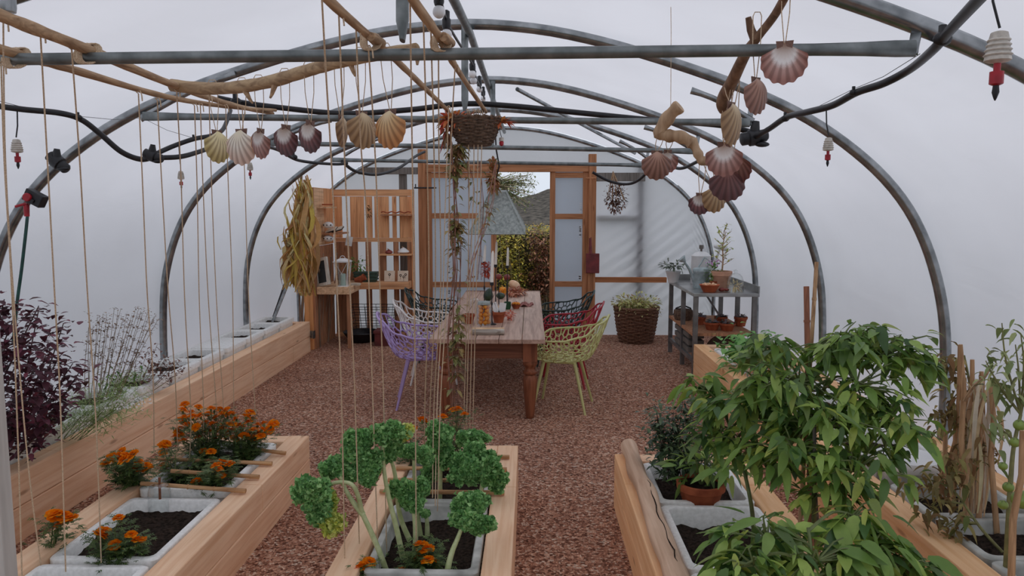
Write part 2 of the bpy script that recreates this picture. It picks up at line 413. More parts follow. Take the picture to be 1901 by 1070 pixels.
# hoops, crossbars, ridge -----------------------------------------
ORD = ['nearest', 'second', 'third', 'fourth', 'end wall']
for i, y in enumerate(HY):
    mb = MB(); mb.tube([(xo(a, y), y, max(z,-.02)*zs(y)) for a, z in ARC], .03 if i < 4 else .026, 12)
    o = mb.build('tunnel_hoop', m_steel)
    tag(o, ['galvanised steel tunnel hoop nearest the camera, cut by the top corners', 'galvanised tunnel hoop over the tops of the flower beds, wide arc of second size',
            'galvanised tunnel hoop arching over the near end of the table', 'galvanised tunnel hoop arching over the far half of the table', 'galvanised end hoop holding the film around the doorway'][i], 'hoop', 'tunnel hoops')
BARS = [(-1.98, 2.20, 1700, 90, 2.42), (265, 216, 1392, 228, 4.35), (503, 266, 1292, 281, 6.2), (617, 297, 1200, 307, 8.05)]
BENDS = []
for i, bq in enumerate(BARS):
    y = bq[4]-.06; a = Vector((bq[0], y, bq[1])) if i == 0 else P(bq[0], bq[1], y); c = P(bq[2], bq[3], y)
    if i == 0: a = P(-120, 112, y)
    r = .0185; n = 14; pts = [a.lerp(c, k/n) for k in range(n+1)]
    pts = [a] + [a.lerp(c, .02), a.lerp(c, .05)] + [a.lerp(c, .1+.8*k/n) for k in range(n+1)] + [a.lerp(c, .95), a.lerp(c, .98), c]
    fl = [(1.35,.35),(1.35,.35),(1.15,.7)] + [(1,1)]*(n+1) + [(1.15,.7),(1.35,.35),(1.35,.35)]
    fl = [(p_[1], p_[0]) for p_ in fl]
    mb = MB(); mb.tube(pts, r, 12, flat=fl)
    root = thing('crossbar', (a+c)/2, ['thick grey crossbar nearest the camera with sticks tied on it', 'grey crossbar that carries the wicker basket', 'grey crossbar third from the camera, level with the basket bottom', 'grey crossbar last from the camera, just below the door lintel'][i], 'crossbar', 'tunnel crossbars')
    mb.build('tube', m_tubed, root)
    BENDS.append((a, c))
    for e_ in (a, c):
        bk = MB()
        hz = arc_at(e_.x)*zs(y); dirx = -1 if e_.x < CX else 1
        bk.bar(e_ + Vector((0,.02,-.015)), Vector((e_.x+.03*dirx, y+.06, max(e_.z+.01, hz-.025))), .03, .008)
        bk.build('bracket', m_steel, root)
# short braces between hoop and bar
for i, (x0, y0, x1, y1, Y) in enumerate([(261,221,437,137,4.31), (1283,168,1398,226,4.31), (505,266,615,223,6.16), (1196,236,1290,281,6.16), (640,288,722,252,8.02), (1150,262,1215,305,8.02)]):
    a, c = P(x0,y0,Y), P(x1,y1,Y); pts = [a.lerp(c, k/6) for k in range(7)]
    for k in range(7): pts[k].z += .02*math.sin(PI*k/6)
    mb = MB(); mb.tube(pts, .016, 10, flat=[(.4,1.3)]+[(1,1)]*5+[(.4,1.3)])
    tag(mb.build('hoop_brace', m_steel), ['short steel brace left of the hanging shells on the second hoop','short steel brace on the right of the second hoop above the driftwood','short steel brace on the left of the third hoop behind the shells','short steel brace on the right of the third hoop behind the bent driftwood','short steel brace on the left of the fourth hoop above the pallet shelf','short steel brace on the right of the fourth hoop, small and far'][i], 'brace', 'hoop braces')
# centre posts from ridge to crossbar
for i, (xt, yt, xb, yb, Y) in enumerate([(738,-30,747,76,2.42), (857,80,863,212,4.35), (912,215,915,272,6.2)]):
    c = P(xb, yb, Y-.06); a = Vector((c.x, Y-.03, 2.70*zs(Y))); pts = [c, c.lerp(a,.06), c.lerp(a,.16), c.lerp(a,.5), a]
    mb = MB(); mb.tube(pts, .020, 12, flat=[(1.2,.4),(1.2,.6),(1,1),(1,1),(1,1)])
    tag(mb.build('king_post', m_tubed), ['grey upright tube over the near crossbar, cut by the top edge','grey upright tube above the wicker basket','short grey upright tube behind the wicker basket'][i], 'post', 'centre posts')
mb = MB(); mb.tube([(CX, -1, 2.67*.955-.005), (CX, 2.42, 2.67*.955-.005), (CX, 4.35, 2.665), (CX, 9.9, 2.665)], .022, 12)
tag(mb.build('ridge_tube', m_tubed), 'long grey ridge tube running down the middle of the roof', 'tube')
# diagonal tubes near the end wall
for i, (x0,y0,Y0,x1,y1,Y1) in enumerate([(955,225,6.3,1330,440,9.8), (440,600,9.0,578,440,9.6)]):
    mb = MB(); a, c = P(x0,y0,Y0), P(x1,y1,Y1)
    if i == 1: a = Vector((-3.02, 8.2, .05)); c = P(585, 400, 9.3)
    else:
        a = Vector((P(960,228,6.3).x, 6.3, 2.66)); c = Vector((P(1180,330,8.9).x, 9.0, 2.33))
    mb.tube([a, c], .017, 10)
    tag(mb.build('diagonal_tube', m_steel), ['slanting grey roof tube right of the ridge, running to the end wall','slanting grey tube leaning behind the dried corn stalks'][i], 'tube')

# ================================================================== RAISED BEDS
def bed(label, x0, x1, y0, y1, h, mat, matx, t=.12, ends=(True, True), left=True, right=True):
    root = thing('raised_bed', ((x0+x1)/2, (y0+y1)/2, 0), label, 'planter', 'timber raised beds')
    rnd = random.Random(label)
    def side(xa, xb):
        for k in range(2):
            za, zb = h*k/2+(.002 if k else -.01), h*(k+1)/2-.002
            # boards butt end to end
            cuts = [y0]; 
            while cuts[-1] < y1-2.6: cuts.append(cuts[-1] + (2.4 if k else 1.7 + (len(cuts) > 1)*.7))
            if cuts[-1] < y1 - .3: cuts.append(y1)
            else: cuts[-1] = y1
            for a, c in zip(cuts, cuts[1:]):
                mb = MB(); mb.box((xa, a+.001, za), (xb, c-.001, zb)); mb.build('board', mat, root, smooth=False, bevel=.006)
    if left: side(x0, x0+t)
    if right: side(x1-t, x1)
    for on, ya, yb in ((ends[0], y0, y0+t), (ends[1], y1-t, y1)):
        if on:
            mb = MB()
            xl, xr = x0+(t+.001 if left else 0), x1-(t+.001 if right else 0)
            mb.box((xl, ya, -.01), (xr, yb, h/2-.002)).box((xl, ya, h/2+.002), (xr, yb, h-.004)); mb.build('end_board', matx, root, smooth=False, bevel=.005)
    return root
bed('long pine raised bed along the left film wall', -3.075, -2.60, 1.6, 8.75, .36, m_bed, m_bedx)
bed('pine raised bed with orange marigolds in the left foreground', -2.10, -1.37, 1.3, 4.53, .29, m_bed, m_bedx)
bed('pine raised bed with curly kale in the centre foreground', -.79, -.07, 1.3, 4.37, .29, m_bed, m_bedx)
bed('pine raised bed with a driftwood log on its edge, right foreground', .48, 1.20, 1.3, 4.17, .31, m_bed5, m_bedx)
bed('long orange pine raised bed along the right film wall', 1.61, 2.38, 1.6, 7.37, .36, m_bed5, m_bedx)
BOXN = 0
def styro(x0, x1, y0, y1, z0, h, label, grimy=False, lid=False, fill=.045, t=.035, soil=True):
    root = thing('polystyrene_box', ((x0+x1)/2, (y0+y1)/2, z0), label, 'box', 'polystyrene planting boxes')
    m = m_styrog if grimy else m_styro; mb = MB(); z1 = z0+h; rnd = random.Random(label)
    def rr(a, b_, c, d, z, r=.03, K=3):
        out = []
        for cx, cy, s_ in ((b_-r, d-r, 0), (a+r, d-r, 1), (a+r, c+r, 2), (b_-r, c+r, 3)):
            for k in range(K+1):
                an = PI/2*(s_ + k/K); out.append((cx+r*math.cos(an), cy+r*math.sin(an), z))
        return out
    rings = [rr(x0+.025, x1-.025, y0+.025, y1-.025, z0), rr(x0+.012, x1-.012, y0+.012, y1-.012, z1-.05), rr(x0, x1, y0, y1, z1-.045), rr(x0, x1, y0, y1, z1-.006), rr(x0+.006, x1-.006, y0+.006, y1-.006, z1)]
    if not lid: rings += [rr(x0+t-.005, x1-t+.005, y0+t-.005, y1-t+.005, z1), rr(x0+t, x1-t, y0+t, y1-t, z1-.008), rr(x0+t+.01, x1-t-.01, y0+t+.01, y1-t-.01, z0+.03)]
    n = len(rings[0]); vs = [q for r_ in rings for q in r_]
    fs = [(i*n+k, i*n+(k+1)%n, (i+1)*n+(k+1)%n, (i+1)*n+k) for i in range(len(rings)-1) for k in range(n)]
    fs += [tuple(reversed(range(n))), tuple((len(rings)-1)*n+k for k in range(n))]
    mb.add(vs, fs); mb.build('box_body', m, root)
    if soil and not lid:
        sb = MB(); nx_, ny_ = 26, 26; xa, xb, ya, yb = x0+t-.002, x1-t+.002, y0+t-.002, y1-t+.002; vs = []
        sd_ = rnd.random()*50
        for j in range(ny_+1):
            for i in range(nx_+1):
                x = xa+(xb-xa)*i/nx_; y = ya+(yb-ya)*j/ny_
                z = z1-fill+.022*mnoise.noise(Vector((x*11, y*11, sd_)))+.010*mnoise.noise(Vector((x*45, y*45, sd_)))
                vs.append((x, y, z))
        sb.add(vs, [(j*(nx_+1)+i, j*(nx_+1)+i+1, (j+1)*(nx_+1)+i+1, (j+1)*(nx_+1)+i) for j in range(ny_) for i in range(nx_)])
        sb.build('soil', m_soil, root)
    return root
ordn = ['first','second','third','fourth','fifth','sixth','seventh','eighth','ninth','tenth','eleventh','twelfth']
for i, yc in enumerate([8.33, 7.84, 7.35, 6.86, 6.34, 5.84, 5.34, 4.84, 4.34, 3.84]):
    styro(-3.07-(.05 if yc < 6 else 0), -2.722, yc-.235, yc+.235, .10, .34, 'white polystyrene box in the left wall bed, %s from its far end%s' % (ordn[i], ', lidded' if i == 3 else ''), grimy=False, lid=(i==3), fill=.05, t=.05)
for i, (a, c) in enumerate([(3.62,4.38),(2.90,3.56),(2.16,2.86)]):
    styro(-1.975, -1.52, a, c, .06, .21+(.02 if i==0 else 0), ['white polystyrene box at the far end of the left marigold bed','white polystyrene box of bare soil in the middle of the left marigold bed','white polystyrene box at the bottom edge under the left marigolds'][i], fill=.05)
for i, (a, c) in enumerate([(3.52,4.2),(2.80,3.49),(2.08,2.77)]):
    styro(-.655, -.20, a, c, .06, .22, ['grimy polystyrene box under the canes in the kale bed','grimy polystyrene box holding the kale stems mid bed','polystyrene box at the bottom edge of the kale bed'][i], grimy=True, fill=.07)
for i, (a, c) in enumerate([(3.46,4.02),(2.80,3.43),(2.12,2.77)]):
    styro(.61, 1.07, a, c, .06, .25, ['white polystyrene box around the terracotta pot in the log-edged bed','white polystyrene box beneath the near pepper leaves','white polystyrene box at the bottom edge of the log-edged bed'][i], fill=.09)
for i, yc in enumerate([6.95, 6.5, 6.05, 5.6, 5.15, 4.7, 4.25, 3.41, 3.0, 2.6]):
    styro(1.75, 2.23, yc-.195, yc+.195, .08, .28, 'polystyrene box in the right wall bed, %s from its far end' % ordn[i], grimy=(i > 6), fill=.06)
# ================================================================== OVERHEAD
def lerp_pts(keys, k=6):      # smooth curve through the key points
    pts = [Vector(q) for q in keys]; out = []
    for i in range(len(pts)-1):
        p0 = pts[max(i-1,0)]; p1 = pts[i]; p2 = pts[i+1]; p3 = pts[min(i+2, len(pts)-1)]
        for j in range(k):
            s = j/k; out.append(.5*((2*p1)+(p2-p0)*s+(2*p0-5*p1+4*p2-p3)*s*s+(3*p1-p0-3*p2+p3)*s**3))
    out.append(pts[-1]); return out
def rseq(n, a, b, jit=0, seed=0):
    rnd = random.Random(seed); return [(a+(b-a)*i/(n-1))*(1+rnd.uniform(-jit, jit)) for i in range(n)]

# sticks tied across the bars
def stick(name, keys, r0, r1, label, knots=(), cat='stick', mat=None, grp='sticks tied across the crossbars'):
    root = thing(name, keys[0], label, cat, grp)
    pts = lerp_pts(keys, 7); mb = MB(); mb.tube(pts, rseq(len(pts), r0, r1, .09, hash(len(label)) % 99), 9); mb.build('shaft', mat or m_twig, root)
    for kp, kr in knots:      # wraps of jute where it is tied
        kb = MB(); n = 110; vs = []
        for i in range(n+1):
            a = i/n*PI*2*7; vs.append(Vector(kp) + Vector((math.cos(a)*kr*1.05 + (-.6+1.2*i/n)*kr, math.sin(a*1.0+.5)*kr*1.1, -.012+math.sin(a)*kr*1.5)))
        kb.tube(vs, .0028, 5); kb.build('jute_lashing', m_string, root)
    return root
hb = lambda i, x: BENDS[i][0].lerp(BENDS[i][1], (x-BENDS[i][0].x)/(BENDS[i][1].x-BENDS[i][0].x))
def over(px, py, Y): return P(px, py, Y)
k1 = P(163, 92, 2.36); k2 = P(30, 100, 2.36)
stick('hazel_stick', [P(-150,-40,1.9), P(0,28,2.12), k1, P(320,157,3.05), P(432,195,3.9), P(506,211,4.45)], .020, .011, 'upper of two hazel sticks slanting in from the top left corner', [(k1, .023)])
stick('hazel_stick', [P(-150,50,2.05), k2, P(130,128,2.55), P(310,180,3.35), P(430,199,3.95), P(512,205,4.42)], .017, .009, 'lower of two hazel sticks slanting in from the left edge', [(k2, .023)])
k3 = P(688, 70, 2.36); k4 = P(818, 72, 2.36)
stick('hazel_stick', [P(560,-60,1.75), P(612,2,2.0), k3, P(733,110,2.75), P(790,165,3.5), P(832,206,4.32)], .014, .011, 'hazel stick crossing the near bar left of centre, ending by the basket', [(k3, .019)])
stick('hazel_stick', [P(740,-60,1.75), P(770,5,2.0), k4, P(836,108,2.75), P(868,158,3.5), P(902,208,4.32)], .014, .011, 'hazel stick crossing the near bar beside the light bulbs, ending over the basket', [(k4, .019)])
for px, py, Y, lb in ((688,68,2.30,'sawn end of a short stick lashed on the near bar, left of the post'), (823,68,2.30,'sawn end of a short stick lashed on the near bar by the bulbs')):
    c = P(px, py, Y); mb = MB(); mb.tube([c, c+Vector((.005,.03,.001)), c+Vector((.012,.11,.004))], [.0135,.015,.014], 12)
    tag(mb.build('stick_stub', m_twig), lb, 'stick', 'sticks tied across the crossbars')
# thick branch carrying shells
br = [P(318,158,3.12), P(370,164,3.1), P(430,163,3.02), P(500,152,2.92), P(565,133,2.82), P(620,117,2.72), P(690,103,2.62), P(772,92,2.5)]
root = thing('branch', br[0], 'thick smooth branch hanging under the near bar with a row of scallop shells', 'branch')
pts = lerp_pts(br, 7); mb = MB(); mb.tube(pts, rseq(len(pts), .026, .021, .05, 4), 12)
mb.build('shaft', M_wood('smooth_branch', (196,168,132), (146,118,90), 'X', 1.4), root)
for px, py, Y, dx in ((455,168,2.98,.02), (510,158,2.9,-.01), (650,115,2.68,.012), (775,92,2.5,.0)):
    c = P(px, py, Y); mb = MB(); mb.tube([c, c+Vector((dx,-.006,-.035)), c+Vector((dx*1.6,-.01,-.05))], [.012,.007,.004], 7); mb.build('twig_stub', m_twig, root)
# driftwood pieces on the right
m_drift = M_wood('driftwood', (200,170,138), (150,118,88), 'Z', .8)
m_drift2 = M_wood('dark_driftwood', (150,118,94), (96,70,54), 'Z', .8)
kk = [P(1475,-40,2.2), P(1440,25,2.38), P(1404,72,2.45), P(1384,100,2.5), P(1360,150,2.62), P(1343,185,2.7), P(1344,207,2.74)]
root = thing('driftwood_branch', kk[3], 'forked brown driftwood branch crossing the near bar at the top right', 'branch', 'driftwood branches')
pts = lerp_pts(kk, 6); rr_ = [.013+.010*min(1, max(0, (i-10)/18)) if i < len(pts)-5 else .024-.002*(i-len(pts)+5) for i in range(len(pts))]
mb = MB(); mb.tube(pts, rr_, 11); mb.build('shaft', m_drift2, root)
c = P(1402,74,2.45); mb = MB(); mb.tube([c, P(1394,55,2.45), P(1389,32,2.44)], [.015,.013,.009], 9); mb.build('fork', m_drift2, root)
kk = [P(1262,197,2.96), P(1243,215,2.98), P(1225,245,3.0), P(1240,252,2.99), P(1262,254,2.97), P(1285,266,2.96), P(1296,286,2.95), P(1303,298,2.95), P(1318,300,2.95)]
root = thing('bent_driftwood', kk[2], 'pale bent piece of driftwood hanging in front of the second bar', 'branch', 'driftwood branches')
pts = lerp_pts(kk, 5); mb = MB(); mb.tube(pts, [(.026 if i < 12 else .024 if i < 26 else .018)*(1+.12*math.sin(i*1.3)) for i in range(len(pts))], 12); mb.build('shaft', m_drift, root)
mb = MB(); mb.tube([P(1245,212,2.98), P(1246,60,3.0), Vector((P(1246,60,3.0).x, 3.02, arc_at(P(1246,60,3.0).x)*zs(3.0)-.03))], .0012, 5)
mb.build('hanging_line', m_string, root)

# scallop shells
def m_shell(name, stops, rib=.25):
    m, t, b = nmat(name); a = N(t, 'ShaderNodeAttribute', attribute_name='rad')
    n = N(t, 'ShaderNodeTexNoise', Scale=90, Detail=2); t.links.new(coords(t, (1.6,1,.35)), n.inputs['Vector'])
    ma = N(t, 'ShaderNodeMath', operation='MULTIPLY_ADD'); ma.inputs[1].default_value = rib; t.links.new(n.outputs['Fac'], ma.inputs[0]); t.links.new(a.outputs['Fac'], ma.inputs[2])
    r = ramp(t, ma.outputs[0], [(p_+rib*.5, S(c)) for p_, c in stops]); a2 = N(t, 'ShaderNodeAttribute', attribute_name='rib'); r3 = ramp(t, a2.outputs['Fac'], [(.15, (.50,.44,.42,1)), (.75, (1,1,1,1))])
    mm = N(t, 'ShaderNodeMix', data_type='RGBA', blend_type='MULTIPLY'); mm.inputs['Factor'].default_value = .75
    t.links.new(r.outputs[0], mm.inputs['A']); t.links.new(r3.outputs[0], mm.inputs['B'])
    t.links.new(mm.outputs['Result'], b.inputs['Base Color']); b.inputs['Roughness'].default_value = .5
    return m
OUT = {'cream': m_shell('shell_cream', [(0,(236,222,168)),(.5,(244,232,186)),(.9,(206,190,132))]),
       'white': m_shell('shell_white', [(0,(240,226,196)),(.5,(246,240,226)),(.9,(232,206,190))]),
       'tan': m_shell('shell_tan', [(0,(226,206,170)),(.4,(196,168,128)),(.9,(168,134,96))]),
       'orange': m_shell('shell_orange', [(0,(240,222,186)),(.4,(226,190,138)),(.9,(206,146,92))]),
       'brown': m_shell('shell_brown', [(0,(220,180,160)),(.4,(176,134,116)),(.9,(146,106,92))]),
       'dark': m_shell('shell_plum', [(0,(170,120,110)),(.4,(128,86,82)),(.9,(98,60,60))])}
INN = {'rose': m_shell('shell_inner_rose', [(0,(226,210,200)),(.46,(250,248,246)),(.62,(196,158,148)),(.9,(158,108,96))], .2),
       'plum': m_shell('shell_inner_plum', [(0,(236,220,210)),(.48,(246,244,242)),(.64,(138,90,90)),(.9,(92,54,56))], .15),
       'brown': m_shell('shell_inner_brown', [(0,(236,220,210)),(.25,(236,222,214)),(.42,(172,130,118)),(.9,(130,80,72))], .2)}
m_ear = M_plain('shell_hinge', (140,106,90), (92,64,56), .6, 60)
def shell_mesh(out, inn, seed=0):
    mb = MB(); rnd = random.Random(seed); NT, NR = 84, 12; H = 1.0; A = 1.08
    def pt(i, j, side):
        th = -A + 2*A*i/NT; r = j/NR; rib = math.cos(th/A*PI*8.5)
        L = H*(math.cos(th*.92))**.8*(1+.022*rib*r)
        q = r*L; x = q*math.sin(th)*1.02; z = -q*math.cos(th)
        dome = .30*math.sin(PI*min(1, r**.75*.97))**.8*max(0, math.cos(th*1.15))**.6
        y = -dome - .014*rib*r*(1-.3*r) + (.022 if side else 0)
        return Vector((x, y, z))
    ribs = []
    for side, m in ((0, 0), (1, 1)):
        mb.cur = m; vs = []; at = []
        for i in range(NT+1):
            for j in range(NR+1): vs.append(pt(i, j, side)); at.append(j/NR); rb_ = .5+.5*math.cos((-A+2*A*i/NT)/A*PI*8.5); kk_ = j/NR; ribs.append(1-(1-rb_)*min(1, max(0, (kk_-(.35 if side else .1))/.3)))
        fs = []
        for i in range(NT):
            for j in range(NR):
                a = i*(NR+1)+j; f = (a, a+1, a+NR+2, a+NR+1); fs.append(f if side else tuple(reversed(f)))
        mb.add(vs, fs, at)
    mb.cur = 0; vs = []; at = []
    for i in range(NT+1): vs += [pt(i, NR, 0), pt(i, NR, 1)]; at += [1, 1]; ribs += [1, 1]
    mb.add(vs, [(2*i, 2*i+1, 2*i+3, 2*i+2) for i in range(NT)], at)
    mb.cur = 2
    for s_ in (-1, 1):      # the two ears at the hinge
        prof = [(0, .02), (s_*.22, .03), (s_*.19, -.15), (s_*.05, -.10)]; ribs += [1]*8
        vs = [(x, -.03, z) for x, z in prof] + [(x, .02, z) for x, z in prof]
        mb.add(vs, [(0,1,2,3), (7,6,5,4), (0,4,5,1), (1,5,6,2), (2,6,7,3), (3,7,4,0)], [.1]*8)
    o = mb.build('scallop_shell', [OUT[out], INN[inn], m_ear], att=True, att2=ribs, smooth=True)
    return o
SH = [ # px, y top, y bottom, Y, outer, inner, rotz (0 = outside to camera), tilt, width factor, label
 (402,240,300,3.08,'cream','rose',46,0,'cream yellow scallop shell, leftmost on the thick branch'),
 (448,238,304,3.0,'white','rose',-42,0,'white ribbed scallop shell, second from the left on the branch'),
 (484,237,292,2.96,'orange','rose',236,0,'narrow pinkish scallop shell seen nearly edge-on, next to the white one'),
 (531,230,287,2.88,'dark','plum',226,0,'plum scallop shell with white hollow, left of its darker twin'),
 (576,222,281,2.80,'dark','plum',230,0,'dark plum scallop shell with bright white hollow, below the middle of the branch'),
 (632,212,270,2.73,'tan','plum',72,0,'thin tan scallop shell hanging edge-on'),
 (671,205,273,2.68,'tan','rose',42,0,'tan grey scallop shell between the edge-on one and the orange one'),
 (725,202,273,2.60,'orange','rose',-45,0,'orange scallop shell, rightmost on the thick branch'),
 (1457,75,150,2.30,'brown','rose',180,0,'big pink-brown scallop shell with white hollow hanging in front of the near bar'),
 (1403,142,208,2.36,'brown','rose',56,0,'narrow pink-brown scallop shell below left of the biggest one'),
 (1357,188,266,2.6,'tan','brown',66,0,'brown scallop shell hanging edge-on just under the forked driftwood'),
 (1345,262,324,2.68,'brown','rose',186,0,'scallop shell with white hollow and ribbed rim, top of the overlapping cluster'),
 (1361,284,342,2.76,'brown','brown',160,-22,'reddish brown scallop shell, second in the overlapping cluster'),
 (1348,312,373,2.80,'dark','brown',15,-15,'dark plum scallop shell, lowest and widest of the overlapping cluster'),
 (1300,356,396,2.96,'dark','plum',195,0,'small dark red scallop shell with white hollow below the bent driftwood'),
 (1326,340,392,2.98,'tan','rose',40,0,'small greenish brown scallop shell beside the small dark red one'),
 (1219,278,331,3.02,'brown','rose',20,0,'pale pink scallop shell hanging under the elbow of the bent driftwood'),
 (1240,276,318,3.08,'brown','rose',212,0,'brown and white scallop shell behind the pale pink one')]
SHELL_TOPS = []
for i, (px, yt, yb, Y, ou, inn, rz, tl, lb) in enumerate(SH):
    o = shell_mesh(ou, inn, i); s_ = (yb-yt)*Y/1400
    o.location = P(px, yt+3, Y); o.scale = (s_*.92, s_*.62, s_*.98); o.rotation_euler = (R(tl), 0, R(rz)-math.atan2(o.location.x, o.location.y))
    tag(o, lb, 'shell', 'hanging scallop shells'); SHELL_TOPS.append((P(px, yt+2, Y), i))
# loops of twine carrying the shells
def loop(a, top, wd, label, grp='twine loops holding the shells', r=.0016):
    a = Vector(a); top = Vector(top); mb = MB()
    pts = [a+Vector((-.002,0,-.006)), a+(top-a)*.5+Vector((-wd*.45,0,0)), top+Vector((-wd*.5,-.0,0)), top+Vector((-wd*.3,.0,.012)), top+Vector((wd*.3,0,.012)), top+Vector((wd*.5,0,0)), a+(top-a)*.5+Vector((wd*.45,0,0)), a+Vector((.002,0,-.006))]
    mb.tube(pts, r, 5); return tag(mb.build('twine_loop', m_string), label, 'string', grp)
def on_branch(x):
    b_ = min(lerp_pts(br, 7), key=lambda q: abs(q.x-x)); return b_
nm8 = ['leftmost cream shell','white shell','narrow pinkish shell','first plum shell','darkest plum shell','edge-on tan shell','tan grey shell','orange shell']
for i in range(8):
    a = SHELL_TOPS[i][0]; t_ = on_branch(a.x); loop(a, t_+Vector((0,-.0,.022)), .036, 'pale twine loop from the thick branch down to the %s' % nm8[i])
tops = {8:(1460,-30,2.3),9:(1406,30,2.40),10:(1352,160,2.64),11:(1366,150,2.62),12:(1366,158,2.66),13:(1348,190,2.7),14:(1305,302,2.95),15:(1312,304,2.95),16:(1226,256,2.99),17:(1244,258,2.99)}
nm = {8:'biggest shell at the upper right',9:'narrow pink-brown shell',10:'edge-on brown shell',11:'top shell of the right cluster',12:'second shell of the right cluster',13:'lowest shell of the right cluster',14:'small dark red shell',15:'small greenish shell',16:'pale pink shell',17:'brown shell behind the pale pink one'}
for i, tp in tops.items():
    loop(SHELL_TOPS[i][0], P(*tp), .026, 'twine loop carrying the %s' % nm[i])

# irrigation hoses -------------------------------------------------
def hose(name, keys, r, label, clips=(), cat='hose', mat=None):
    root = thing(name, keys[0], label, cat)
    pts = lerp_pts(keys, 8); mb = MB(); mb.tube(pts, r, 9); mb.build('tube', mat or m_black, root)
    for px, py, Y, s_ in clips:
        c = P(px, py, Y); mb = MB(); mb.ball(c, s_, 9, 6, (1.3,1,1)); mb.box(c+Vector((-s_*.5,-s_*.5,s_*.4)), c+Vector((s_*.2,s_*.3,s_*1.8))); mb.build('clip', m_black, root)
    return root
hose('irrigation_hose', [P(-40,192,3.1), P(40,203,3.15), P(110,210,3.2), P(150,222,3.25), P(185,248,3.3), P(225,282,3.35), P(262,296,3.4), P(290,290,3.4)], .0125, 'thick black irrigation hose coming in from the left edge', [(146,218,3.22,.012)])
hose('irrigation_hose', [P(285,288,3.4), P(320,272,3.5), P(360,258,3.6), P(392,252,3.7), P(414,240,3.9), P(428,205,4.2)], .011, 'black hose curling up from the black coupling behind the cream shell', [(360,258,3.6,.011)])
hose('irrigation_hose', [P(290,293,3.4), P(335,291,3.5), P(375,280,3.7), P(430,262,4.1), P(510,276,5.0), P(555,298,5.6), P(620,305,6.0), P(645,303,6.1)], .0115, 'black hose sagging below the plum shells', [(546,292,5.5,.02)])
hose('irrigation_hose', [P(635,300,6.3), P(660,318,6.6), P(700,324,6.9), P(740,312,7.3), P(772,290,7.8), P(788,282,8.0)], .014, 'thin black hose looping above the pallet shelf')
hose('irrigation_hose', [P(405,182,4.5), P(445,190,4.5), P(520,200,4.5), P(640,211,4.5), P(760,204,4.5), P(860,193,4.5), P(950,197,4.5), P(1060,208,4.5), P(1200,222,4.5), P(1330,232,4.45), P(1385,243,4.4), P(1405,252,4.35)], .0165, 'long black hose running just above the second crossbar', [(438,189,4.45,.026)])
hose('irrigation_hose', [P(1400,256,4.3), P(1430,238,4.0), P(1460,218,3.7), P(1500,208,3.4), P(1545,196,3.2), P(1590,172,3.0), P(1640,155,2.85), P(1690,128,2.7), P(1735,90,2.34), P(1765,55,2.15), P(1830,-15,1.75)], .0145, 'thick black hose sweeping up across the top right corner', [(1458,220,3.7,.016), (1585,172,3.0,.013), (1750,72,2.25,.021)])
hose('irrigation_hose', [P(1100,320,8.2), P(1130,336,8.2), P(1160,342,8.1), P(1185,335,7.9), P(1225,302,7.4), P(1262,313,7.0), P(1300,298,6.5), P(1330,290,6.0)], .015, 'black hose drooping in front of the right end of the door lintel')
# couplings
def coupling(px, py, Y, s_, label, rot=0):
    c = P(px, py, Y); root = thing('hose_coupling', c, label, 'coupling', 'black hose couplings')
    Mx = Matrix.Rotation(rot, 3, 'Y') @ Matrix.Rotation(R(90), 3, 'Y')
    mb = MB(); mb.lathe([(.45*s_,-1.3*s_),(.62*s_,-1.2*s_),(.62*s_,-.6*s_),(.8*s_,-.5*s_),(.8*s_,.3*s_),(.6*s_,.4*s_),(.6*s_,1.1*s_),(.42*s_,1.3*s_)], c, 12, Mx); mb.build('collar', m_black, root)
    mb = MB(); mb.tube([c, c+Vector((0,-.2*s_,.9*s_)), c+Vector((.1*s_,-.2*s_,1.5*s_))], [.5*s_,.45*s_,.3*s_], 9); mb.build('branch_port', m_black, root)
    mb = MB(); mb.ball(c+Vector((.7*s_,-.3*s_,-.7*s_)), .45*s_, 8, 6, (1.6,1,.6)); mb.build('tap', m_black, root)
coupling(285, 290, 3.38, .034, 'black hose coupling between the leftmost shell and the hoop', R(20))
coupling(1400, 255, 4.3, .058, 'chunky black hose coupling under the right end of the second crossbar', R(-10))
coupling(108, 302, 4.2, .05, 'black hose coupling strapped to the left of the wide hoop', R(40))
# tie wires
for a, c, lb in ((P(1708,100,2.45), P(1585,165,3.0), 'fine wire from the near bar end to the right hose'), (P(1585,165,3.0), P(1462,217,3.7), 'fine wire running along the right hose to its lower clip'), (P(0,188,3.1), P(146,216,3.22), 'fine wire above the left hose'), (P(146,216,3.22), P(262,219,4.3), 'fine wire from the left hose to the second crossbar'), (P(270,222,4.3), P(358,256,3.6), 'fine wire slanting down to the hose behind the shells')):
    mb = MB(); m_ = (a+c)/2 + Vector((0,0,-.012)); mb.tube([a, m_, c], .0012, 5); tag(mb.build('tie_wire', m_black), lb, 'wire', 'fine tie wires')
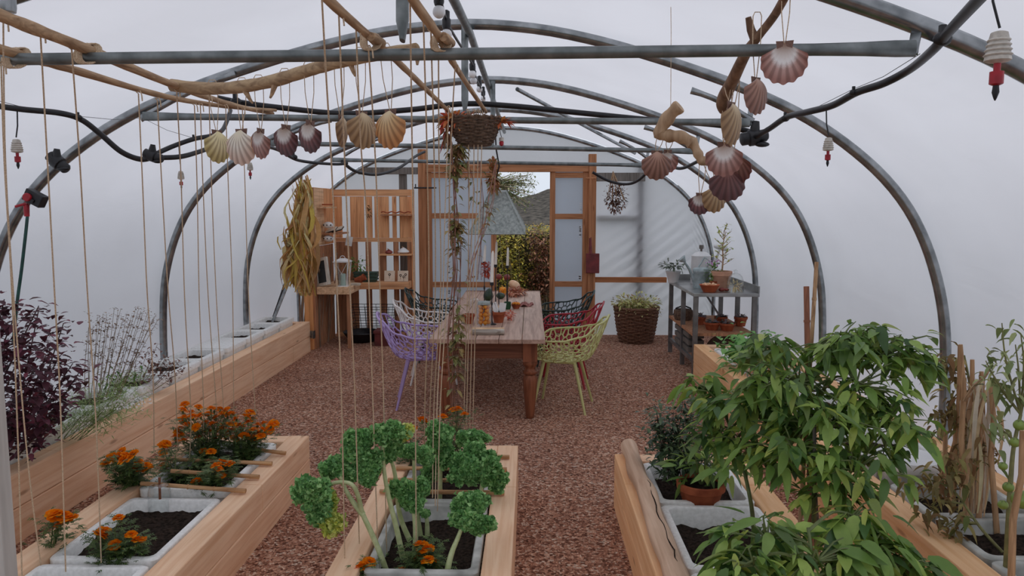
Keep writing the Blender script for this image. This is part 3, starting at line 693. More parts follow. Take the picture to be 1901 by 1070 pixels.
# hanging misters
def mister(px, ytop, ybot, Y, label, drop=0):
    a = P(px-(5 if drop else 2), ytop, Y); c = P(px, ybot, Y); H = a.z-c.z
    u = P(px, ytop, Y).z; L = H; root = thing('hanging_mister', c, label, 'mister', 'red tipped misters hanging from the hoses')
    mb = MB(); mb.tube([a, a.lerp(c,.25), c+Vector((0,0,L*.55))], .0028, 6); mb.build('feed_tube', m_black, root)
    s_ = L*.52 if not drop else drop
    base = c + Vector((0,0,0)); r = s_*.175
    mb = MB(); mb.lathe([(.35*r,1.0*s_),(.65*r,.98*s_),(.75*r,.9*s_),(1.0*r,.62*s_),(1.05*r,.58*s_),(.85*r,.56*s_),(.3*r,.54*s_)], base, 10)
    for k in range(4): mb.lathe([(1.02*r-.06*r*k,.64*s_+.07*s_*k),(1.12*r-.07*r*k,.66*s_+.07*s_*k),(1.0*r-.06*r*k,.68*s_+.07*s_*k)], base, 10, cap0=False, cap1=False)
    mb.build('weight', m_whitep, root)
    mb = MB(); mb.lathe([(.28*r,.56*s_),(.28*r,.42*s_),(.55*r,.42*s_),(.55*r,.24*s_),(.3*r,.22*s_)], base, 9); mb.build('nozzle', m_red, root)
    mb = MB(); mb.lathe([(.22*r,.24*s_),(.3*r,.12*s_),(.15*r,.04*s_),(.05*r,0)], base, 8); mb.build('tip', m_black, root)
mister(34, 207, 314, 3.15, 'mister with white weight hanging at the left edge')
mister(337, 266, 352, 3.5, 'mister between two strings, left of the cream shell', .085)
mister(465, 285, 334, 4.4, 'small mister hanging below the white shell', .1)
mister(1536, 205, 310, 3.22, 'mister hanging from the right hose over the pepper plants', )
mister(1847, -60, 187, 1.75, 'large mister in the top right corner with bright red nozzle', .151)
# valve strapped to the left hoop and its green hose
c = P(66, 368, 4.15); root = thing('water_valve', c, 'black water valve with a round red knob on the left hoop', 'valve')
Mr = Matrix.Translation(c) @ Matrix.Rotation(R(28), 4, 'Y')
mb = MB(); mb.cbox((0,0,0), (.105,.06,.07), Mr); mb.cbox((.0,-.034,-.014), (.04,.01,.022), Mr); mb.build('valve_body', m_black, root, smooth=False, bevel=.006)
mb = MB(); mb.lathe([(.022,0),(.024,.012),(.02,.018)], c+Vector((-.022,-.03,.004)), 16, Matrix.Rotation(R(90), 3, 'X')); mb.build('red_knob', m_red, root)
mb = MB(); mb.tube([c+Vector((-.05,0,-.03)), P(49,380,4.15), P(50,402,4.15)], [.013,.016,.014], 9); mb.tube([P(49,378,4.14), P(28,384,4.12)], .007, 7); mb.build('red_connector', m_red, root)
hose('green_hose', [P(51,400,4.15), P(48,430,4.12), P(40,500,4.1), P(32,560,4.08), P(24,640,4.05)], .0085, 'thin dark green hose dropping from the valve behind the purple plant', mat=M_plain('green_hose_plastic', (30,84,76), (18,56,52), .5))

# bulbs along the ridge -------------------------------------------
m_bulb = M_plain('frosted_bulb', (245,245,245), (230,230,232), .25, 10)
cab = [P(798,-40,2.2), P(815,-6,2.45), P(826,30,2.9), P(833,48,3.05), P(852,80,3.5), P(868,104,3.9), P(878,122,4.2), P(884,146,4.6), P(893,164,5.2), P(900,186,6.0)]
root = thing('festoon_lights', cab[0], 'black festoon cable with white bulbs strung along the ridge', 'string lights')
mb = MB(); mb.tube(lerp_pts(cab, 5), .006, 7); mb.build('cable', m_black, root)
for px, py, Y in ((815,22,2.5), (829,64,2.95), (877,138,4.2), (879,150,4.5), (890,166,5.2), (897,183,5.9)):
    c = P(px, py, Y); mb = MB(); mb.lathe([(.004,.022),(.014,.02),(.017,.03),(.017,.055),(.013,.06),(.013,.085),(.006,.09)], c, 12); sk = mb.build('bulb_socket', m_black, root)
    mb = MB(); mb.ball(c, .021, 14, 9); mb.build('bulb', m_bulb, sk)
# something round and grey cut by the top left corner
c = P(8, 0, 2.2); root = thing('tube_clamp', c, 'grey tube clamp cut off by the top left corner', 'clamp')
mb = MB(); mb.lathe([(.0,-.035),(.028,-.033),(.03,-.02),(.03,.05),(.02,.06)], c, 14); mb.build('clamp_body', m_steel, root)

# basket over the table ---------------------------------------------
m_wick = M_plain('dark_wicker', (124,100,82), (74,56,44), .8, 60)
def wicker(name, c, r0, r1, h, rows, stakes, label, cat, mat, rod=.006, wob=.004):
    root = thing(name, c, label, cat); c = Vector(c); mb = MB()
    for i in range(rows):
        z = h*(i+.5)/rows; t_ = i/(rows-1); r = r0+(r1-r0)*t_**.7; n = stakes*4; pts = []
        for k in range(n+1):
            a = 2*PI*k/n; q = r + wob*math.cos(a*stakes/2 + PI*(i % 2)); pts.append(c+Vector((q*math.cos(a), q*math.sin(a), z+random.Random(i*99+k % n).uniform(-.1,.1)*h/rows)))
        mb.tube(pts, rod, 5, cap=False)
    mb.build('woven_side', mat, root)
    mb = MB()
    for k in range(stakes):
        a = 2*PI*k/stakes; mb.tube([c+Vector((r0*math.cos(a)*.9, r0*math.sin(a)*.9, .004)), c+Vector((((r0+r1)/2*1.03)*math.cos(a), ((r0+r1)/2*1.03)*math.sin(a), h*.4)), c+Vector((r1*math.cos(a), r1*math.sin(a), h*1.0))], rod*.8, 5)
    o = mb.build('stakes', mat, root); 
    mb = MB(); mb.lathe([(r0*.96,0),(r0*.96,.01)], c, 24); mb.build('bottom', mat, root)
    mb = MB(); n = 60; mb.tube([c+Vector((r1*math.cos(2*PI*k/n), r1*math.sin(2*PI*k/n), h+.004*math.sin(k*2.2))) for k in range(n+1)], rod*1.7, 6, cap=False); mb.build('rim', mat, root)
    return root
bc = P(882, 271, 4.27); hz_ = P(882, 221, 4.27).z
bk = wicker('wicker_basket', bc, .085, .148, hz_-bc.z, 17, 14, 'dark wicker basket hanging from the second crossbar over the room', 'basket', m_wick, .0045)
mb = MB()
for k in range(3):
    a = 2*PI*k/3+.5; mb = MB(); mb.tube([Vector((bc.x+.145*math.cos(a), bc.y+.145*math.sin(a), hz_)), Vector((bc.x, 4.29, P(862,205,4.29).z))], .002, 5); mb.build('hanging_cord', m_string, bk)
m_autumn = M_leaf('autumn_leaf', [(206,110,66),(176,84,58),(214,140,84),(120,84,52),(190,70,60)])
def sprig(name, c, n, spread, L, mat, label, cat, seed, squash=(1,1,1), droop=.4, parent=None, wf=.45, out=True, grp=None):
    rnd = random.Random(seed); mb = MB(); c = Vector(c)
    for _ in range(n):
        d = Vector((rnd.gauss(0,1)*squash[0], rnd.gauss(0,1)*squash[1], rnd.gauss(0,1)*squash[2])); d = d.normalized() if d.length else Vector((0,0,1))
        p_ = c + Vector((d.x*squash[0], d.y*squash[1], d.z*squash[2]))*spread*rnd.uniform(.15,1)
        dd = (d + Vector((rnd.uniform(-.6,.6), rnd.uniform(-.6,.6), rnd.uniform(-.6,.6)))).normalized()
        l = L*rnd.uniform(.6,1.2); mb.leaf(p_, dd, (rnd.uniform(-.5,.5), rnd.uniform(-.5,.5), 1), l, l*wf*rnd.uniform(.8,1.2), droop*rnd.uniform(.2,1), .2, 3)
    o = mb.build(name, mat, parent)
    if parent is None and label: tag(o, label, cat, grp)
    return o
sprig('autumn_leaves', P(848,222,4.22), 150, .075, .05, m_autumn, 'bunch of orange autumn leaves at the left rim of the hanging basket', 'leaves', 3, (1.1,.7,.6), .6, grp='dried leaves around the basket')
sprig('autumn_leaves', P(925,228,4.25), 60, .05, .05, m_autumn, 'small bunch of orange leaves at the right rim of the hanging basket', 'leaves', 5, (1.2,.7,.4), .5, grp='dried leaves around the basket')
sprig('autumn_leaves', P(828,240,4.22), 36, .045, .05, M_leaf('brown_leaf', [(110,80,60),(150,70,60),(90,96,60)]), 'brown dangling leaves left below the hanging basket', 'leaves', 8, (.5,.5,1.3), .8, grp='dried leaves around the basket')
c = P(931,262,4.25); root = thing('hanging_mister', c, 'red and white mister tip hanging behind the right of the basket', 'mister')
mb = MB(); mb.lathe([(.006,.02),(.013,.018),(.014,0),(.006,-.002)], c, 10); mb.build('weight', m_whitep, root)
mb = MB(); mb.lathe([(.004,0),(.013,-.004),(.012,-.022),(.003,-.028)], c, 10); mb.build('nozzle', m_red, root)
mb = MB(); mb.tube([c+Vector((0,0,.02)), P(925,232,4.27)], .002, 5); mb.build('feed_tube', m_black, root)

# strings -------------------------------------------------------------
STR = [ # top px,py,Y ; mids ; bottom px,py,Y
 ([(2,120,2.3),(8,300,2.35),(22,540,2.4),(34,840,2.5),(41,1080,2.5)], 'from the lower hazel stick, nearest the left edge'),
 ([(6,40,2.2),(10,300,2.3),(26,560,2.4),(52,860,2.45),(76,1050,2.5)], 'from the upper hazel stick, second from the left edge'),
 ([(75,62,2.25),(88,300,2.4),(101,540,2.5),(112,750,2.6),(122,1062,2.6)], 'third from the left, in front of the purple plant'),
 ([(133,92,2.3),(148,300,2.5),(162,540,2.7),(178,780,2.8),(188,1045,2.85)], 'hanging where the upper hazel stick meets the near bar'),
 ([(257,174,3.0),(265,350,3.1),(273,540,3.2),(284,700,3.4),(286,842,3.6)], 'left of the valve-side hoop leg, tied to the lower hazel stick'),
 ([(292,186,3.2),(298,300,3.3),(312,540,3.5),(325,700,3.8),(330,838,4.0)], 'crossing the second hoop left leg, tied to the lower stick'),
 ([(328,170,3.1),(336,330,3.4),(343,560,3.6),(354,760,3.9),(352,852,4.0)], 'behind the small mister, tied to the upper hazel stick'),
 ([(361,196,3.4),(366,350,3.6),(370,560,3.8),(378,760,4.0),(376,835,4.1)], 'first of the close pair left of the cream shell'),
 ([(372,196,3.5),(377,350,3.7),(387,560,3.9),(402,760,4.1),(402,812,4.15)], 'second of the close pair left of the cream shell'),
 ([(388,180,3.4),(393,350,3.7),(402,560,3.9),(415,760,4.1),(418,822,4.2)], 'running down behind the cream shell'),
 ([(419,198,3.7),(424,350,3.9),(432,560,4.1),(434,760,4.25),(438,800,4.3)], 'between the cream shell and the white shell'),
 ([(450,203,4.0),(455,350,4.1),(461,540,4.2),(470,700,4.3),(476,800,4.35)], 'running down behind the white shell'),
 ([(596,-30,1.9),(606,150,2.1),(615,300,2.3),(626,540,2.5),(634,740,2.7),(640,1040,2.9)], 'long one in front of the near bar, left of the stub'),
 ([(629,28,2.1),(640,300,2.4),(650,540,2.6),(659,740,2.8),(667,1010,3.0)], 'with a bow under the hazel stick left of centre'),
 ([(661,55,2.25),(670,270,2.5),(680,400,2.7),(692,740,3.0),(703,1066,3.0)], 'just left of the near lashed stub'),
 ([(684,90,2.3),(697,300,2.6),(706,560,2.9),(712,740,3.1),(718,1040,3.1)], 'hanging from the near lashed stub'),
 ([(761,-10,2.0),(765,270,2.4),(769,540,2.7),(771,740,2.9),(773,1066,3.0)], 'passing close in front of the centre post'),
 ([(786,38,2.2),(793,300,2.6),(796,540,3.0),(789,740,3.4),(788,860,3.7)], 'first right of the centre post'),
 ([(800,60,2.3),(806,300,2.7),(808,540,3.1),(799,740,3.5),(795,870,3.7)], 'second right of the centre post'),
 ([(814,88,2.4),(815,300,2.8),(818,540,3.1),(806,740,3.5),(803,925,3.4)], 'under the bulb-side lashed stub'),
 ([(833,200,3.9),(826,400,3.9),(822,560,3.9),(812,740,3.8),(808,940,3.4)], 'left strand of the bundle ending in the kale'),
 ([(845,120,2.9),(836,300,3.2),(830,540,3.5),(818,740,3.5),(812,950,3.4)], 'right strand of the bundle ending in the kale'),
 ([(868,206,4.2),(871,350,4.2),(868,540,4.25),(862,740,4.3),(860,830,4.3)], 'leftmost of four in front of the hanging basket'),
 ([(880,206,4.2),(879,350,4.2),(872,540,4.25),(867,740,4.3),(866,832,4.3)], 'second of four in front of the hanging basket'),
 ([(888,206,4.2),(886,350,4.2),(878,540,4.25),(873,740,4.3),(871,834,4.3)], 'third of four in front of the hanging basket'),
 ([(896,206,4.2),(892,350,4.2),(884,540,4.25),(879,740,4.3),(876,836,4.3)], 'rightmost of four in front of the hanging basket')]
for keys, lb in STR:
    mb = MB(); pts = lerp_pts([P(*k) for k in keys], 6); rnd = random.Random(keys[0][0])
    if pts[-1].z < .2: pts[-1].z = .2
    # a small knot and tail at the tie
    a = pts[0]; tail = [a+Vector((.014,0,-.028)), a+Vector((.011,.004,-.005)), a+Vector((0,.016,.012)), a+Vector((-.008,0,.006))]
    mb.tube(tail+pts, .0025, 6)
    tag(mb.build('garden_string', m_string), 'tan jute string '+lb, 'string', 'jute strings running down to the beds')

# pendant lamp ---------------------------------------------------------
m_zinc = M_plain('mottled_zinc', (176,182,178), (128,136,132), .5, 42, metal=.25, detail=5)
pc = Vector(((P(873,434,7.13).x+P(972,436,7.13).x)/2, 7.4, 0)); zb = P(920,435,7.13).z; ztp = P(920,356,7.35).z
root = thing('pendant_lamp', (pc.x, pc.y, ztp), 'galvanised pyramid pendant lampshade hanging over the table', 'lamp')
def pyr(r0, r1, th=0):
    A_ = [(-1,-1),(1,-1),(1,1),(-1,1)]
    lift = lambda y: .055*(y+1)/2
    return [(pc.x+x*r0, pc.y+y*r0, zb+lift(y)+th) for x, y in A_] + [(pc.x+x*r1, pc.y+y*r1, ztp+.3*lift(y)+th) for x, y in A_]
mb = MB(); q_ = [(0,1,5,4),(1,2,6,5),(2,3,7,6),(3,0,4,7)]
mb.add(pyr(.268,.075), q_+[(4,5,6,7)]); mb.add(pyr(.262,.070,-.006), [tuple(reversed(f)) for f in q_])
e0 = pyr(.268,.075)[:4]+pyr(.262,.070,-.006)[:4]; mb.add(e0, [(0,4,5,1),(1,5,6,2),(2,6,7,3),(3,7,4,0)])
mb.build('lamp_shade', m_zinc, root, smooth=False)
mb = MB()
vs = pyr(.270,.076)
for i in range(4): mb.tube([vs[i], vs[i+4]], .006, 6)
mb.build('seam', m_zinc, root)
mb = MB(); mb.lathe([(.03,0),(.03,.03),(.015,.04)], (pc.x, pc.y, ztp), 12); mb.build('cap', m_steel, root)
mb = MB(); a = Vector((pc.x, pc.y, ztp+.03)); bq = Vector((P(917,270,6.2).x, 6.6, 2.20)); 
mb.tube([a, a+Vector((-.01,-.05,.12)), a.lerp(bq,.6)+Vector((.02,0,0)), bq, Vector((CX+.02, 6.6, 2.64))], .007, 7); mb.build('flex', m_black, root)
sprig('dried_hops', P(915,325,7.2), 320, .13, .05, M_leaf('dried_green', [(126,112,70),(150,90,60),(104,104,66),(176,110,72)]), 'bunch of dried hops and leaves on top of the pendant lamp', 'leaves', 12, (.5,.5,1.15), .5)
# trailing dried vine over the strings
m_vine = M_leaf('vine_leaf', [(128,126,78),(110,112,66),(150,130,84),(128,92,66),(96,108,72)])
m_vstem = M_plain('vine_stem', (168,118,104), (124,92,76), .8, 30)
def vine(keys, label, nl, L, seed, dens, r=.003):
    root = thing('climbing_vine', keys[0], label, 'vine', 'dried climbing vines on the strings')
    rnd = random.Random(seed); st = MB(); allp = []
    for s_ in range(3):
        pts = lerp_pts([Vector(k)+Vector((rnd.gauss(0,.012), rnd.gauss(0,.012), 0)) for k in keys], 8)
        st = MB(); st.tube(pts, r*rnd.uniform(.7,1.2), 5); st.build('stem', m_vstem, root); allp += pts
    mb = MB(); H0 = max(q.z for q in allp); H1 = min(q.z for q in allp)
    for _ in range(nl):
        while True:
            p_ = rnd.choice(allp); t_ = (H0-p_.z)/(H0-H1)
            if rnd.random() < dens(t_): break
        an = rnd.uniform(0, 2*PI); d = Vector((math.cos(an), math.sin(an)*.6, rnd.uniform(-.6,.3)))
        l = L*rnd.uniform(.6,1.25); q = p_ + d*rnd.uniform(0,.035)
        mb.leaf(q, d, (0,0,1), l, l*.75, .5, .25, 3)
    mb.build('leaves', m_vine, root); return root
vine([P(848,268,4.2), P(844,320,4.2), P(846,400,4.22), P(850,480,4.25), P(847,600,4.28), P(846,720,4.3), P(852,800,4.32)], 'dense dried climber with clustered green brown leaves over the strings before the table', 460, .038, 4,
     lambda t_: 1.0 if (t_ < .12 or .24 < t_ < .36 or .55 < t_ < .8) else .16)
vine([P(836,262,4.15), P(838,400,4.2), P(843,500,4.2), P(838,640,4.25), P(842,760,4.3)], 'reddish leafless climber stems beside the leafy climber', 36, .035, 6, lambda t_: 1 if t_ > .3 else .2, .0035)
vine([P(924,300,5.2), P(912,370,5.0), P(896,430,4.8), P(878,480,4.6), P(868,530,4.45)], 'thin dried tendril slanting from the lampshade top to the leafy climber', 22, .04, 9, lambda t_: .9 if .35 < t_ < .6 else .2, .003)
for px, lbl in ((872,'dangling dried sprig with one round leaf left of the lampshade'),(894,'dangling dried sprig close beside the lampshade')):
    vine([P(px,300,4.3), P(px+1,350,4.3), P(px+4,400,4.3), P(px-3,520,4.35)], lbl, 12, .035, px, lambda t_: 1 if t_ < .4 else .15, .0015)
# ================================================================== DINING TABLE
m_top = M_wood('table_top_wood', (196,164,146), (156,124,108), 'Y', 1.0, .5)
m_leg = M_wood('table_leg_wood', (150,92,64), (104,58,38), 'Z', 1.0, .5)
m_apron = M_wood('table_apron_wood', (132,84,62), (92,54,38), 'X', 1.0, .55)
TX0, TX1, TY0, TY1, TH = -.80, .12, 5.84, 9.35, .665
root = thing('dining_table', ((TX0+TX1)/2, (TY0+TY1)/2, 0), 'long rustic brown plank table with turned legs', 'table')
pl = 5; wd = (TX1-TX0)/pl; rnd = random.Random(2)
for i in range(pl):
    mb = MB(); x = TX0+i*wd; mb.box((x+.002, TY0+.004+rnd.uniform(0,.008), TH-.035), (x+wd-.002, TY1-.11, TH+rnd.uniform(-.001,.001))); mb.build('tabletop_plank', m_top, root, smooth=False, bevel=.003)
mb = MB(); mb.box((TX0, TY1-.108, TH-.035), (TX1, TY1, TH)); mb.build('breadboard_end', m_apron, root, smooth=False, bevel=.004)
mb = MB(); ax0, ax1, ay0, ay1 = TX0+.09, TX1-.09, TY0+.10, TY1-.12
mb.box((ax0+.03, ay0, TH-.17), (ax1-.03, ay0+.025, TH-.036)); mb.build('end_apron', m_apron, root, smooth=False); mb = MB(); mb.box((ax0+.03, ay1-.025, TH-.17), (ax1-.03, ay1, TH-.036)); mb.build('end_apron', m_apron, root, smooth=False)
mb = MB(); mb.box((ax0, ay0+.03, TH-.17), (ax0+.025, ay1-.03, TH-.036)); mb.build('side_apron', m_leg, root, smooth=False); mb = MB(); mb.box((ax1-.025, ay0+.03, TH-.17), (ax1, ay1-.03, TH-.036)); mb.build('side_apron', m_leg, root, smooth=False)
prof = [(.022,0),(.028,.01),(.030,.03),(.036,.12),(.044,.24),(.050,.32),(.044,.35),(.034,.365),(.048,.375),(.050,.39),(.036,.40),(.033,.42),(.045,.44),(.05,.455),(.046,.475)]
for x in (TX0+.12, TX1-.12):
    for y in (TY0+.13, TY1-.15):
        mb = MB(); mb.lathe([(r_*1.22, z_) for r_, z_ in prof], (x, y, -.004), 18); mb.cbox((x, y, .555), (.115, .115, .165)); mb.build('leg', m_leg, root, bevel=0)

# ================================================================== CHAIRS
def chair_proto(mat, label, seed):
    rnd = random.Random(seed)
    # lattice over a disc: s = distance from the seat centre, phi = 0 at the back
    def surf(x, y):
        s = min(1, math.hypot(x, y)); ph = math.atan2(y, x)      # +x = back
        c = math.cos(ph); side = abs(math.sin(ph))
        up = max(0, .5+.5*c)                                        # 1 at the back, 0 at the front
        dg = abs(math.degrees(ph)); HT = [(0,.375),(30,.33),(55,.235),(80,.20),(115,.19),(142,.135),(163,.03),(180,.012)]; Hr = .012
        for (a0, h0), (a1, h1) in zip(HT, HT[1:]):
            if a0 <= dg <= a1: u_ = (dg-a0)/(a1-a0); u_ = u_*u_*(3-2*u_); Hr = h0+(h1-h0)*u_
        sb = .44; fl = s/sb if s < sb else 1
        base = .205*(1+.05*side)
        if s < sb: r = base*fl; z = -.012*(1-fl*fl)
        else:
            t_ = (s-sb)/(1-sb); e = t_**1.15
            flare = .075 + .05*up + .035*side; r = base + flare*(t_**.55) + .055*t_**1.5*max(0,c)**2
            z = Hr*(e**1.05)
        return Vector((r*math.cos(ph)*(1.02 if c > 0 else .98), r*math.sin(ph)*1.06, .43+z))
    pts = []; tries = 0
    while len(pts) < 190 and tries < 30000:
        tries += 1; a = rnd.uniform(0, 2*PI); q = math.sqrt(rnd.random())*.97
        p_ = Vector((q*math.cos(a), q*math.sin(a)))
        dmin = .083
        if all((p_-o).length > dmin for o in pts): pts.append(p_)
    nb = 44; bord = [Vector((1.12*math.cos(2*PI*k/nb), 1.12*math.sin(2*PI*k/nb))) for k in range(nb)]
    vs, es, fs, *_ = delaunay_2d_cdt(pts+bord, [], [], 0, 1e-6)
    cen = [sum((Vector(vs[i]) for i in f), Vector((0,0)))/3 for f in fs]
    ed = {}
    for fi, f in enumerate(fs):
        for k in range(3): ed.setdefault(tuple(sorted((f[k], f[(k+1)%3]))), []).append(fi)
    mb = MB()
    def strut(a, b_, r):
        n = 3; q = [surf(*(a.lerp(b_, i/n))) for i in range(n+1)]; mb.tube(q, r, 5, cap=False)
    for e_, ff in ed.items():
        if len(ff) == 2:
            a, b_ = cen[ff[0]], cen[ff[1]]
            if a.length > 1.0 and b_.length > 1.0: continue
            if a.length > 1: a = a.normalized()
            if b_.length > 1: b_ = b_.normalized()
            if (a-b_).length > 1e-3: strut(a, b_, rnd.uniform(.0045,.0075))
    root = thing('lattice_chair', (0,0,0), label, 'chair', 'openwork lattice armchairs around the table')
    mb.build('lattice_shell', mat, root)
    mb = MB(); n = 72; mb.tube([surf(math.cos(2*PI*k/n), math.sin(2*PI*k/n)) for k in range(n+1)], .0085, 8, cap=False); mb.build('rim', mat, root)
    mb = MB(); mb.tube([(.13,-.14,.412),(-.14,-.13,.412),(-.14,.13,.412),(.13,.14,.412),(.13,-.14,.412)], .011, 6); mb.build('seat_frame', mat, root)
    for sx_, sy_ in ((1,1),(1,-1),(-1,1),(-1,-1)):
        mb = MB(); mb.tube([(sx_*.13, sy_*.14, .415), (sx_*(.235 if sx_ > 0 else .21), sy_*.225, -.003)], [.0155,.010], 8); mb.build('leg', mat, root)
    return root
def M_paint(n, c): return M_plain(n, c, tuple(x*.92 for x in c), .42, 8)
mc = {'green': M_paint('paint_lime', (206,206,140)), 'purple': M_paint('paint_lilac', (184,160,214)), 'white': M_paint('paint_white', (236,230,226)), 'red': M_paint('paint_crimson', (172,40,56)), 'black': M_paint('paint_dark_green', (34,54,50))}
base_ = chair_proto(mc['green'], 'lime green openwork lattice armchair at the near right of the table', 5)
base_.location = (.27, 6.33, 0); base_.rotation_euler = (0,0,R(-12))
def recol(root, mat):
    for ch in root.children: ch.data = CACHE.setdefault((ch.data.name, mat.name), ch.data.copy()); ch.data.materials[0] = mat
CACHE = {}
for colr, loc, rz, lb in (('purple', (-.92,6.42,0), 188, 'lilac purple openwork lattice armchair at the near left of the table'),
                          ('white', (-.94,7.3,0), 188, 'white openwork lattice armchair behind the purple one'),
                          ('red', (.31,7.2,0), -8, 'crimson red openwork lattice armchair between the green and the black one'),
                          ('black', (.30,8.15,0), -4, 'dark green black lattice armchair at the far right of the table'),
                          ('black', (-1.0,8.35,0), 184, 'dark green black lattice armchair at the far left of the table')):
    c = dup(base_, loc, (0,0,R(rz)), label=lb); recol(c, mc[colr])

# ================================================================== ON THE TABLE
Z = TH+.001
def tp(px, py, h=None): return G(px, py, TH if h is None else h)
m_birch = M_wood('birch_bark', (214,206,194), (110,92,78), 'X', .7)
m_cut = M_plain('cut_birch', (226,190,150), (196,156,116), .8, 14)
# birch slab holding the jar
c = tp(905, 622); root = thing('birch_slab', c, 'halved birch log slab at the near end of the table', 'log slab')
mb = MB(); mb.tube([c+Vector((-.13,.01,.022)), c+Vector((-.04,0,.020)), c+Vector((.06,.0,.022)), c+Vector((.135,.012,.024))], [.024,.026,.026,.023], 12); mb.build('bark', m_birch, root)
mb = MB(); mb.box((c.x-.14, c.y+.02, Z), (c.x+.13, c.y+.22, Z+.026)); mb.build('board', m_cut, root, smooth=False, bevel=.006)
# jar of oranges
m_glass, t, b = nmat('clear_glass'); tr_ = t.nodes.new('ShaderNodeBsdfTransparent'); tr_.inputs[0].default_value = (.95,.97,.97,1); gg = N(t, 'ShaderNodeBsdfGlossy', Roughness=.04)
lw = N(t, 'ShaderNodeLayerWeight', Blend=.18); mg_ = t.nodes.new('ShaderNodeMixShader'); t.links.new(lw.outputs['Facing'], mg_.inputs[0]); t.links.new(tr_.outputs[0], mg_.inputs[1]); t.links.new(gg.outputs[0], mg_.inputs[2]); t.links.new(mg_.outputs[0], t.nodes['Material Output'].inputs['Surface'])
c = tp(898, 612)+Vector((0,.06,.028)); root = thing('glass_jar', c, 'tall glass jar standing on the birch slab and filled with orange fruit', 'jar')
mb = MB(); mb.lathe([(.058,0),(.064,.02),(.066,.14),(.060,.17),(.052,.185),(.052,.195),(.049,.195),(.049,.185),(.062,.14),(.060,.02),(.054,.004)], c, 24); mb.build('jar_body', m_glass, root)
mb = MB(); mb.lathe([(.0545,.18),(.0545,.20),(.050,.205)], c, 24); mb.build('lid_ring', m_zinc, root)
m_or = M_plain('orange_fruit', (246,160,48), (232,132,30), .45, 40)
rnd = random.Random(5); k = 0
for lay in range(5):
    for q in range(5 if lay % 2 == 0 else 4):
        a = 2*PI*(q+.5*(lay % 2))/(5 if lay % 2 == 0 else 4)
        mb = MB(); o = Vector((.036*math.cos(a), .036*math.sin(a), .026+lay*.034)); mb.ball(c+o, .0205, 12, 8, (1,1,.94))
        tag(mb.build('orange_fruit', m_or, loc=c+o), 'small round orange fruit packed in the tall glass jar', 'fruit', 'orange fruit in the glass jar')
# terracotta pots on table
def pot(c, r, h, label, mat=None, plant=None, rim=True, cat='pot', name='terracotta_pot', grp=None, fillmat=None):
    root = thing(name, c, label, cat, grp); mb = MB(); rt = r
    if rim: pr = [(r*.66,0),(r*.90,h*.74),(r*.92,h*.75),(r*1.0,h*.76),(r*1.02,h*.99),(r*.98,h),(r*.9,h),(r*.86,h*.88)]
    else: pr = [(r*.62,0),(r*.97,h*.92),(r*1.02,h*.95),(r*1.02,h),(r*.94,h),(r*.86,h*.88)]
    mb.lathe(pr, c, 28, cap1=False); mb.build('pot_body', mat or m_terra, root)
    mb = MB(); mb.lathe([(r*.87,h*.86),(r*.5,h*.89),(0.001,h*.9)], c, 20); mb.build('soil', fillmat or m_soil, root)
    return root
pot(tp(873, 604)+Vector((-.02,.10,.0)), .055, .085, 'terracotta pot left of the jar of oranges', grp='small terracotta pots')
rt = pot(tp(924, 604)+Vector((.0,.16,.0)), .062, .10, 'terracotta pot with white flags right of the jar of oranges', grp='small terracotta pots')
m_paper = M_plain('white_paper', (246,246,244), (232,232,230), .8, 8)
c = tp(924,604)+Vector((0,.16,.09))
for dx, ry, w_, h_, lb in ((-.035,-14,.03,.10,'folded white card leaning left in the terracotta pot'),(-.012,-18,.02,.11,'narrow white card stuck in the terracotta pot'),(.035,8,.062,.10,'square white card standing right in the terracotta pot')):
    M_ = Matrix.Translation(c+Vector((dx,-.01,h_/2-.01))) @ Matrix.Rotation(R(ry), 4, 'Y'); mb = MB(); mb.cbox((0,0,0), (w_, .003, h_), M_)
    tag(mb.build('paper_card', m_paper, smooth=False), lb, 'card', 'white cards in the pot')
sprig('berry_sprig', tp(940,598)+Vector((.02,.12,.05)), 120, .055, .028, M_leaf('pinkish_leaf', [(196,120,100),(170,84,66),(210,150,120)]), 'pinkish dried sprigs spilling from the pot right of the jar', 'leaves', 21, (1,.8,.7))
# glass dome / kilner behind
c = tp(880, 567)+Vector((0,.05,.0)); root = thing('glass_bowl', c, 'upturned clear glass bowl left of the gourds', 'bowl')
mb = MB(); mb.lathe([(.07,0),(.068,.03),(.05,.055),(.02,.068),(.001,.07)], c, 24, cap0=False); mb.build('bowl_glass', m_glass, root)
# gourds
m_gour = M_plain('green_gourd', (62,84,58), (34,52,38), .4, 12)
def gourd(c, r, sq, label, mat, tilt=0, neck=0, st=True):
    root = thing('gourd', c, label, 'gourd', 'gourds along the table centre'); mb = MB(); n, m = 20, 12; vs = []
    M_ = Matrix.Rotation(tilt, 3, 'Y')
    pr = []
    for j in range(m+1):
        t_ = PI*j/m; z = -math.cos(t_)*r*sq; rr = math.sin(t_)*r
        if neck and z > 0: rr *= (1-neck*z/(r*sq)); z *= 1+neck*.8
        pr.append((max(rr,.001), z+r*sq))
    for rr, z in pr:
        for k in range(n):
            a = 2*PI*k/n; q = rr*(1+.05*math.cos(a*8)); vs.append(M_ @ Vector((q*math.cos(a), q*math.sin(a), z)) + c)
    mb.add(vs, [(i*n+k, i*n+(k+1)%n, (i+1)*n+(k+1)%n, (i+1)*n+k) for i in range(m) for k in range(n)]); mb.build('gourd_flesh', mat, root)
    zt = pr[-1][1]
    if st: mb = MB(); mb.tube([M_ @ Vector((0,0,zt-.004))+c, M_ @ Vector((.004,0,zt+.022))+c], [.006,.004], 6); mb.build('stalk', m_twig, root)
gourd(tp(904, 560)+Vector((0,.03,.0)), .052, 1.25, 'tall dark green gourd between the candles', m_gour, R(12), .3)
